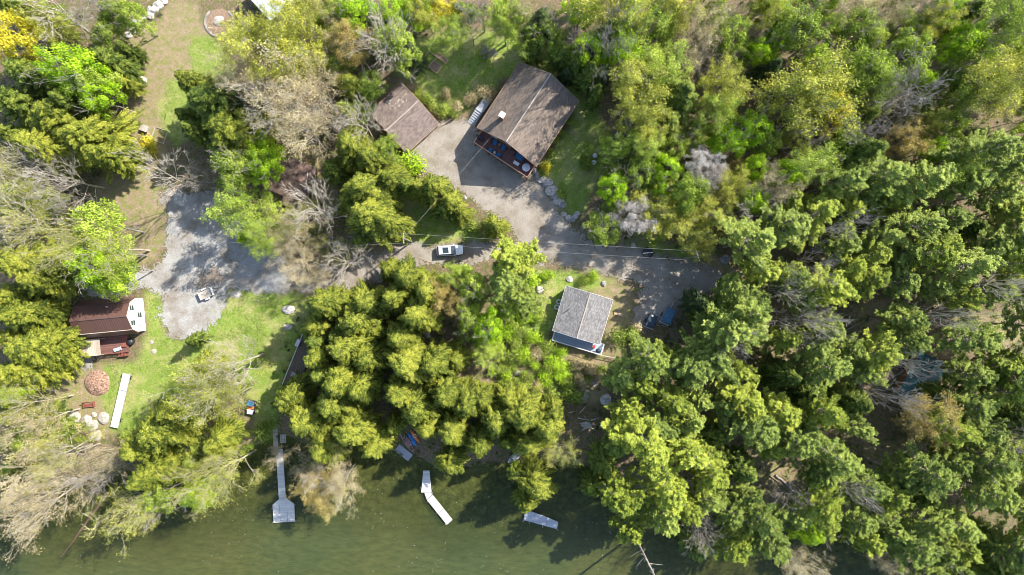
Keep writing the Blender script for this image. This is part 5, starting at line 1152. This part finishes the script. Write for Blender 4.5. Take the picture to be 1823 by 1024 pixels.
TR = """
N 1410 577 34 20;B 1445 575 28 19;B 1745 505 34 20;N 1600 640 28 20;N 1480 402 30 21;B 1505 872 26 17;N 1285 612 26 19;N 1575 705 32 21;B 1660 562 24 20;N 1800 785 30 19;N 1430 470 26 20;B 1390 515 24 20;A 15 62 46;K 62 22 40;B 100 25 62;N 165 12 42;L 122 118 44;S 160 150 34;K 190 105 34;K 50 130 50;K 20 178 42;G 235 30 30;G 200 20 26;G 190 62 26;K 226 88 18
H 92 205 58;H 150 240 54;H 62 258 46;H 185 275 36;L 178 172 32;H 215 142 20;B 60 298 38;B 118 318 40;V 12 292 32;V 32 330 40;K 208 105 20;Y 95 60 30;K 120 180 34
K 372 180 56;H 345 150 38;H 402 232 50;L 452 268 42 11;G 415 292 40;K 330 205 26;y 262 258 14;y 272 268 13;y 256 266 12;B 303 320 42;N 362 320 26;K 345 230 28;H 440 210 34
Y 448 90 32;Y 490 92 32;Y 535 78 40;Y 560 34 26;T 450 115 40;T 438 150 34;N 405 135 20;Y 490 102 46;Y 545 92 40;V 575 30 30;G 602 12 32;L 627 22 34;S 592 38 26;Y 545 118 36
T 522 185 66;B 492 192 56;T 562 150 40;T 546 242 48;T 480 142 38;B 575 215 40;N 545 215 40;L 470 292 30;G 438 262 26;K 556 108 24
O 642 98 32;T 622 72 30;G 602 112 30;B 684 84 52;S 702 72 36;H 622 150 34;G 658 152 28;K 612 195 30;H 622 258 42;H 658 282 42;B 642 222 40;H 645 335 46;H 690 318 32;K 640 190 24;K 590 300 28;S 715 95 28
L 702 22 30 9;L 742 16 34 9;A 792 14 34 9;Y 765 20 30 8;G 828 28 26;N 860 24 32;S 902 30 28;D 732 92 26;M 802 72 24;D 642 30 28;D 670 50 26;N 840 55 26;N 655 20 24;L 905 8 22
s 732 292 20;M 690 268 20;H 770 332 32;H 800 358 28;H 745 335 26;H 822 380 20;K 788 372 20;H 880 402 26;g 848 402 11;K 722 330 22;g 700 288 11
t 812 190 10;t 795 168 9;g 770 188 11;g 788 198 11;g 760 178 9;g 806 202 9;g 749 168 9;t 864 168 14;t 838 178 12;g 866 98 12;W 878 96 7;W 862 92 7;g 1012 215 7;g 999 238 7;g 988 251 7;g 979 273 7;y 972 298 9;g 965 308 7;g 1000 345 8;g 1044 295 10;g 1040 285 9
T 942 14 34;D 962 38 34;L 1036 15 30;N 1005 55 30;Y 1082 25 44;M 1122 50 40;Y 1102 62 34;K 1030 100 26 16;L 1052 92 34;L 1106 86 38;D 1068 130 26;T 920 10 24;M 930 66 26;O 970 88 14
G 1172 48 38;Y 1202 28 34;T 1242 60 34;T 1222 92 34;N 1242 112 32;S 1302 60 32;G 1312 98 24;Y 1342 30 30;N 1312 18 24;G 1270 30 26;N 1280 110 26
M 1172 130 38;Y 1142 172 42;K 1212 170 50;K 1190 215 40;Y 1268 160 34;M 1265 208 30;N 1160 187 17;D 1150 122 22;Y 1132 218 34;Y 1122 150 26;M 1140 260 30;T 1160 235 24
L 1295 248 30;L 1272 240 18;L 1342 230 30;G 1364 250 28;W 1256 298 32;L 1345 298 24;G 1202 260 28;S 1096 262 26;G 1088 302 24;L 1188 300 25;L 1092 335 27;G 1140 302 32;L 1176 335 19;G 1232 250 24;S 1240 230 20;O 1310 300 16
L 1382 24 24;L 1386 72 24;G 1420 50 42;G 1440 20 30;T 1500 15 34;N 1430 82 30;G 1532 50 38;S 1550 66 24;T 1572 20 30;N 1642 20 38;Y 1652 60 28;L 1716 74 34;L 1702 95 20;S 1792 10 34;M 1762 60 42;N 1816 70 34;S 1742 110 36
Y 1430 180 60;A 1482 198 34;Y 1400 190 38;S 1542 120 40;S 1502 116 24;S 1622 100 38;L 1642 142 20;G 1692 150 26;N 1602 180 56;N 1580 205 40;M 1542 160 32;Y 1762 170 48;Y 1782 150 36;M 1722 180 34;L 1692 150 18;D 1385 170 20;D 1375 120 26
N 1482 248 42;N 1430 258 32;K 1542 268 46;G 1502 262 36;M 1430 288 34;O 1602 252 28;L 1662 265 24;M 1682 302 34;G 1692 220 32;P 1752 268 42;P 1792 292 38;T 1812 212 24;P 1642 322 42;P 1572 312 42;P 1502 322 38;T 1450 322 28;D 1740 240 22
B 48 378 60;K 30 350 44;V 60 402 40;N 112 346 32;S 178 402 44;V 200 440 46;V 142 430 42;L 172 470 42;S 212 480 32;H 30 470 48;H 72 500 42;H 102 470 36;H 12 530 42;H 42 562 46;H 48 622 46;H 80 598 24;H 80 642 26;H 30 662 46;L 18 690 30;H 20 600 34;S 190 505 24
M 432 382 36;V 402 660 46;B 425 642 44;H 352 655 26;K 342 605 16;K 370 660 20;M 345 680 24;V 375 700 52;S 468 392 42 8;L 456 412 30 7;T 512 422 36 9;B 562 372 48;V 540 400 32 9;T 535 475 38 8;B 615 470 44 11;V 600 448 24 7;M 490 425 26;T 572 492 20 6
H 652 382 48;H 625 355 36;H 682 392 40;G 640 425 20;H 580 540 44;H 630 572 50;H 560 580 34;H 650 540 40;H 612 622 42;H 562 640 34;H 650 640 38;H 520 702 32;H 600 682 44;K 600 600 30;K 572 665 34;K 560 610 30;K 1005 96 26 12;G 975 66 30;D 1010 130 18;K 1050 130 26 15;N 1065 100 34 19;K 1085 60 34 19;N 1100 60 36 20;K 1062 165 20 13;K 950 85 22;N 1045 75 30;M 900 52 28
H 720 494 36;H 760 520 42;H 700 530 38;M 810 500 22;S 842 508 28;O 795 532 26;H 740 562 42;H 710 602 38;H 722 652 44;H 770 650 40;H 812 640 28;S 832 562 24;L 872 582 28;G 832 590 20;S 905 552 20;H 690 480 24;K 845 540 20;s 905 590 13
Q 915 462 42;P 902 500 36;P 930 532 30;S 1080 405 32 8;W 1132 384 30;G 1162 410 26 5;Y 1180 372 42 8;Y 1222 402 42 8;Y 1250 430 28 6;N 1312 380 52 11;T 1372 342 34;G 1095 365 20;Y 1265 375 34 9
P 1342 430 42;P 1402 402 42;P 1300 520 30;K 1278 562 36;P 1302 590 42;Q 1206 648 30;P 1232 652 42;Q 1146 686 30;P 1272 640 40;P 1332 560 42;D 1248 540 26
V 56 722 42;K 52 762 36;T 82 745 34;K 62 785 40;V 108 800 40;T 82 822 56;T 196 808 28;T 72 890 54;B 80 880 50;T 116 868 42;N 180 848 34;B 118 812 34
H 280 770 52;H 312 730 42;H 250 800 46;H 262 850 42;V 250 908 42;S 276 888 32;B 268 900 30;K 342 820 30;V 372 850 42;L 345 882 30;V 410 830 40;H 382 790 34;g 228 780 12;V 420 700 26
T 556 838 28 8;T 497 812 19 5;O 578 868 38 9;T 610 852 32;B 582 852 32;O 552 888 16 6;H 510 712 38;H 542 752 42;H 590 722 42;H 640 692 38;H 622 772 42;H 662 800 32;H 572 802 36;V 600 790 26
H 710 702 38;H 740 730 42;H 790 702 40;H 832 722 38;H 760 765 28;H 802 772 36;H 800 828 30;H 858 712 28;H 905 712 28;H 882 752 40;H 852 792 34;H 932 742 42;H 972 762 40;H 942 790 36;H 985 735 26;S 918 838 14;H 955 870 38;H 940 900 28;V 992 800 28;H 700 760 22;K 905 790 22;M 862 640 20;L 862 610 18;S 885 625 16
Q 1152 792 48;Q 1110 885 40;P 1170 760 34;K 1080 830 30;Q 1130 945 28;B 1245 945 26;N 1250 950 36;Q 1190 870 40;K 1060 875 24;Q 1230 810 40;N 1400 870 34;N 1325 920 18;L 1445 950 24;T 1420 1005 32;T 1590 1012 30;O 1632 740 34;O 1640 760 22
s 985 645 14;s 1005 672 12;g 1010 690 13;s 940 560 14;g 925 590 14;s 950 600 12;g 960 560 12;s 900 545 13;g 975 655 12;t 1050 655 12;s 880 615 14;g 1100 600 14;g 1125 595 12;t 1130 585 10;g 1040 500 8;s 975 490 10;s 945 500 12;g 470 770 14;g 440 800 12;g 395 745 12;s 1055 490 9;t 955 690 12;s 930 625 12
""".replace('\n', ';')
trees = []; HT = {}
for tok in TR.split(';'):
    tok = tok.split()
    if len(tok) >= 4 and float(tok[3]) > 3: trees.append((tok[0], float(tok[1]), float(tok[2]), float(tok[3]))); HT[tuple(trees[-1])] = float(tok[4]) if len(tok) > 4 else 0
for _ in range(900):
    x, y, r_ = rng.uniform(850, 1090), rng.uniform(560, 725), rng.uniform(7, 15)
    if sum(t[0] in 'sgty' and t[2] > 560 and t[1] > 850 for t in trees) < 46 and bool(inpoly(np.array([x]), np.array([y]), [(850,560),(960,560),(975,615),(1085,660),(1040,715),(870,715)])[0]) and all((x - t[1]) ** 2 + (y - t[2]) ** 2 > (.7 * (r_ + t[3])) ** 2 for t in trees):
        trees.append((random.choice('sggsgt'), x, y, r_))
# fill the two big woods where crowns stand too thinly
WOODS = [([(1125,75),(1000,-45),(1870,-45),(1870,240),(1600,330),(1390,330),(1270,440),(1100,420),(1080,340),(1120,200)], 'GGSSSLGYLLKS', 22, 34, [(1312, 178, 38)]),
         ([(1340,400),(1420,330),(1860,220),(1860,1060),(1640,1060),(1560,970),(1470,925),(1390,985),(1290,1000),(1170,940),(1060,850),(1100,770),(1090,690),(1150,610),(1230,620),(1260,560),(1350,520),(1310,470)], 'PPQPPQQKPQ', 27, 42, [(1172, 568, 34), (1045, 745, 40), (1634, 670, 20), (1545, 565, 20), (1665, 610, 16), (1455, 445, 14), (1360, 640, 14), (1400, 830, 16), (1560, 820, 14), (1700, 880, 12), (1790, 600, 22), (1590, 785, 18)]),
         ([(0,0),(60,0),(60,340),(0,340)], 'KH', 26, 34, []), ([(0,480),(80,540),(85,650),(40,860),(0,860)], 'HHK', 26, 34, []),
         ([(430,0),(600,0),(600,260),(470,200)], 'YYTM', 24, 32, [(478, 12, 40), (520, 310, 40)]), ([(490,680),(540,540),(680,500),(860,690),(990,700),(990,800),(820,830),(690,800),(490,790)], 'HHHK', 26, 36, [(775, 590, 24), (725, 790, 34), (530, 640, 44), (875, 650, 24)])]
for poly, kinds, r0, r1, holes in WOODS:
    xs = [p[0] for p in poly]; ys = [p[1] for p in poly]
    for _ in range(4200):
        x, y = rng.uniform(min(xs), max(xs)), rng.uniform(min(ys), max(ys))
        if not bool(inpoly(np.array([x]), np.array([y]), poly)[0]): continue
        r_ = rng.uniform(r0, r1); k = .62 if r0 == 27 else .74
        if any((x - t[1]) ** 2 + (y - t[2]) ** 2 < (k * (r_ + t[3] * (.45 if t[0] in 'NTBM' else 1))) ** 2 for t in trees): continue
        if any((x - a) ** 2 + (y - b) ** 2 < (c + r_ * .9) ** 2 for a, b, c in holes): continue
        trees.append((random.choice(kinds), x, y, r_))
LMK = [('garage', 722, 212), ('main house', 940, 205), ('silver car', 801, 447), ('barn-roofed white house', 190, 570), ('shingled cabin', 1035, 570), ('white platform dock', 503, 880), ('jointed cream dock', 775, 885), ('blue-grey floating dock', 963, 926),
 ('utility trailer', 370, 522), ('stored white dock', 215, 712), ('red bench', 160, 719), ('big rusty shed', 520, 315), ('green-roofed hut', 1622, 676), ('green tarp cover', 1311, 180), ('propane tanks', 1060, 285), ('raised garden beds', 772, 112),
 ('upright pale boulder', 253, 145), ('round garden circle', 391, 40), ('sunken red log', 140, 940), ('driftwood heap', 1045, 750), ('blue kayak', 733, 783), ('navy covered trailer', 1158, 571), ('low black tub', 1152, 450), ('utility cart', 450, 725), ('shaded deck', 522, 630),
 ('top left photo corner', 0, 0), ('top right photo corner', 1823, 0), ('bottom right photo corner', 1823, 1024), ('bottom left photo corner', 0, 1024), ('middle of the right photo edge', 1823, 512), ('middle of the top photo edge', 911, 0), ('blue barrel', 1079, 804), ('grey roofed building', 480, 10), ('middle utility pole', 720, 426), ('left transformer pole', 235, 456), ('middle of the left photo edge', 0, 512)]
ORD = ['nearest', 'second nearest', 'third nearest', 'fourth nearest', 'fifth nearest', 'sixth nearest', 'seventh nearest', 'eighth nearest', 'ninth nearest', 'tenth nearest', 'eleventh nearest', 'twelfth nearest', 'thirteenth nearest', 'fourteenth nearest', 'fifteenth nearest', 'sixteenth nearest', 'seventeenth nearest', 'eighteenth nearest', 'nineteenth nearest', 'twentieth nearest']
rank = {}
for k in set(t[0] for t in trees):
    idx = [i for i, t in enumerate(trees) if t[0] == k]
    for li, (ln, lx, ly) in enumerate(LMK):
        for r_, i in enumerate(sorted(idx, key=lambda i: (trees[i][1] - lx) ** 2 + (trees[i][2] - ly) ** 2)):
            sc = r_ + 1.0 * math.hypot(trees[i][1] - lx, trees[i][2] - ly) / 260
            if i not in rank or sc < rank[i][0]: rank[i] = (sc, li, r_)
def direction(dx, dy):
    a = abs(dx) > 2.2 * abs(dy); b = abs(dy) > 2.2 * abs(dx)
    if a: return 'to its right' if dx > 0 else 'to its left'
    if b: return 'below it' if dy > 0 else 'above it'
    return ('lower ' if dy > 0 else 'upper ') + ('right of it' if dx > 0 else 'left of it')
used = {}
for i, (k, px, py, rp) in enumerate(trees):
    pr, lm, R0, H0, hk, nm, look, word = KIND[k]
    rm = rp / 9.645 * .93
    rm *= {'hem': 1.17, 'pine': 1.2, 'broad': 1.15, 'bud': 1.1, 'budpale': 1.0}.get(pr, 1.0); s = rm / R0
    Ht = min(hk * rm + (2.5 if word != 'shrub' else 0), 24 if pr == 'pine' else 17) if word != 'shrub' else 1.4 * rm + .5
    if pr == 'pine': Ht = min(max(Ht, 15), 23) * random.uniform(.85, 1.08)
    if k in 'LSA' and rm > 2: Ht = 2.6 * rm + 6
    if pr == 'hem' and rm > 2: Ht = max(Ht, 9.5) * random.uniform(.88, 1.15)
    Ht = HT.get((k, px, py, rp)) or Ht
    zc = Ht * (.72 if word != 'shrub' else .3); x, y, _ = P(px, py, zc); bz = hz(x, y)
    var = i % len(PR[pr]); d = PR[pr][var]
    li, r_ = rank[i][1:]; ln, lx, ly = LMK[li]
    size = ''
    lab = '%s, %s to the %s%s' % (look, ORD[min(r_, 19)], ln, '' if 'photo' in ln else ', ' + direction(px - lx, py - ly))
    grp = {'conifer': 'conifers of the wood', 'pine': 'tall pines of the right hand wood', 'shrub': 'small shrubs in the clearings'}.get(word, 'broadleaf trees of the spring wood')
    root = tag(empty(nm, (x, y, bz), random.uniform(0, 6.283)), lab, word.replace('leafy ', '').replace('budding ', '').replace('bare ', '').replace('blossoming ', '') if word != 'conifer' else 'tree', grp)
    q = random.uniform(.88, 1.14); root.scale = (s * q, s / q, Ht / H0)
    if word == 'pine': root['category'] = 'tree'
    tr = link('trunk', d['trunk'], root)
    if d['branches']:
        if d['crown']: link('limb_framework', d['branches'], tr)
        else: link('crown', d['branches'], root)
    if d['crown']:
        c = link('crown', d['crown'], root); c.material_slots[0].link = 'OBJECT'; c.material_slots[0].material = LM[lm]
# bare snag leaning out over the water
x, y = P(1130, 955)[:2]
t = tag(empty('snag', (x, y, WATER)), 'bare dead trunk with short stubs rising out of the water at the bottom edge', 'tree')
m = MB(); m.tube((0, 0, -1.5), (.3, -.4, 17.5), .24, .12, 8); m.build('trunk', M['pale_bark'], t)
m = MB()
for i in range(26):
    z = 7 + i * .4; A = random.uniform(0, 6.28); l_ = random.uniform(.3, .9) if i % 7 else 2.4; m.tube((.017 * z, -.023 * z, z), (.017 * z + l_ * math.cos(A), -.023 * z + l_ * math.sin(A), z + .15), .05, .02, 5)
m.build('branch_stubs', M['pale_bark'], t)
print('trees', len(trees), 'objects', len(bpy.data.objects))
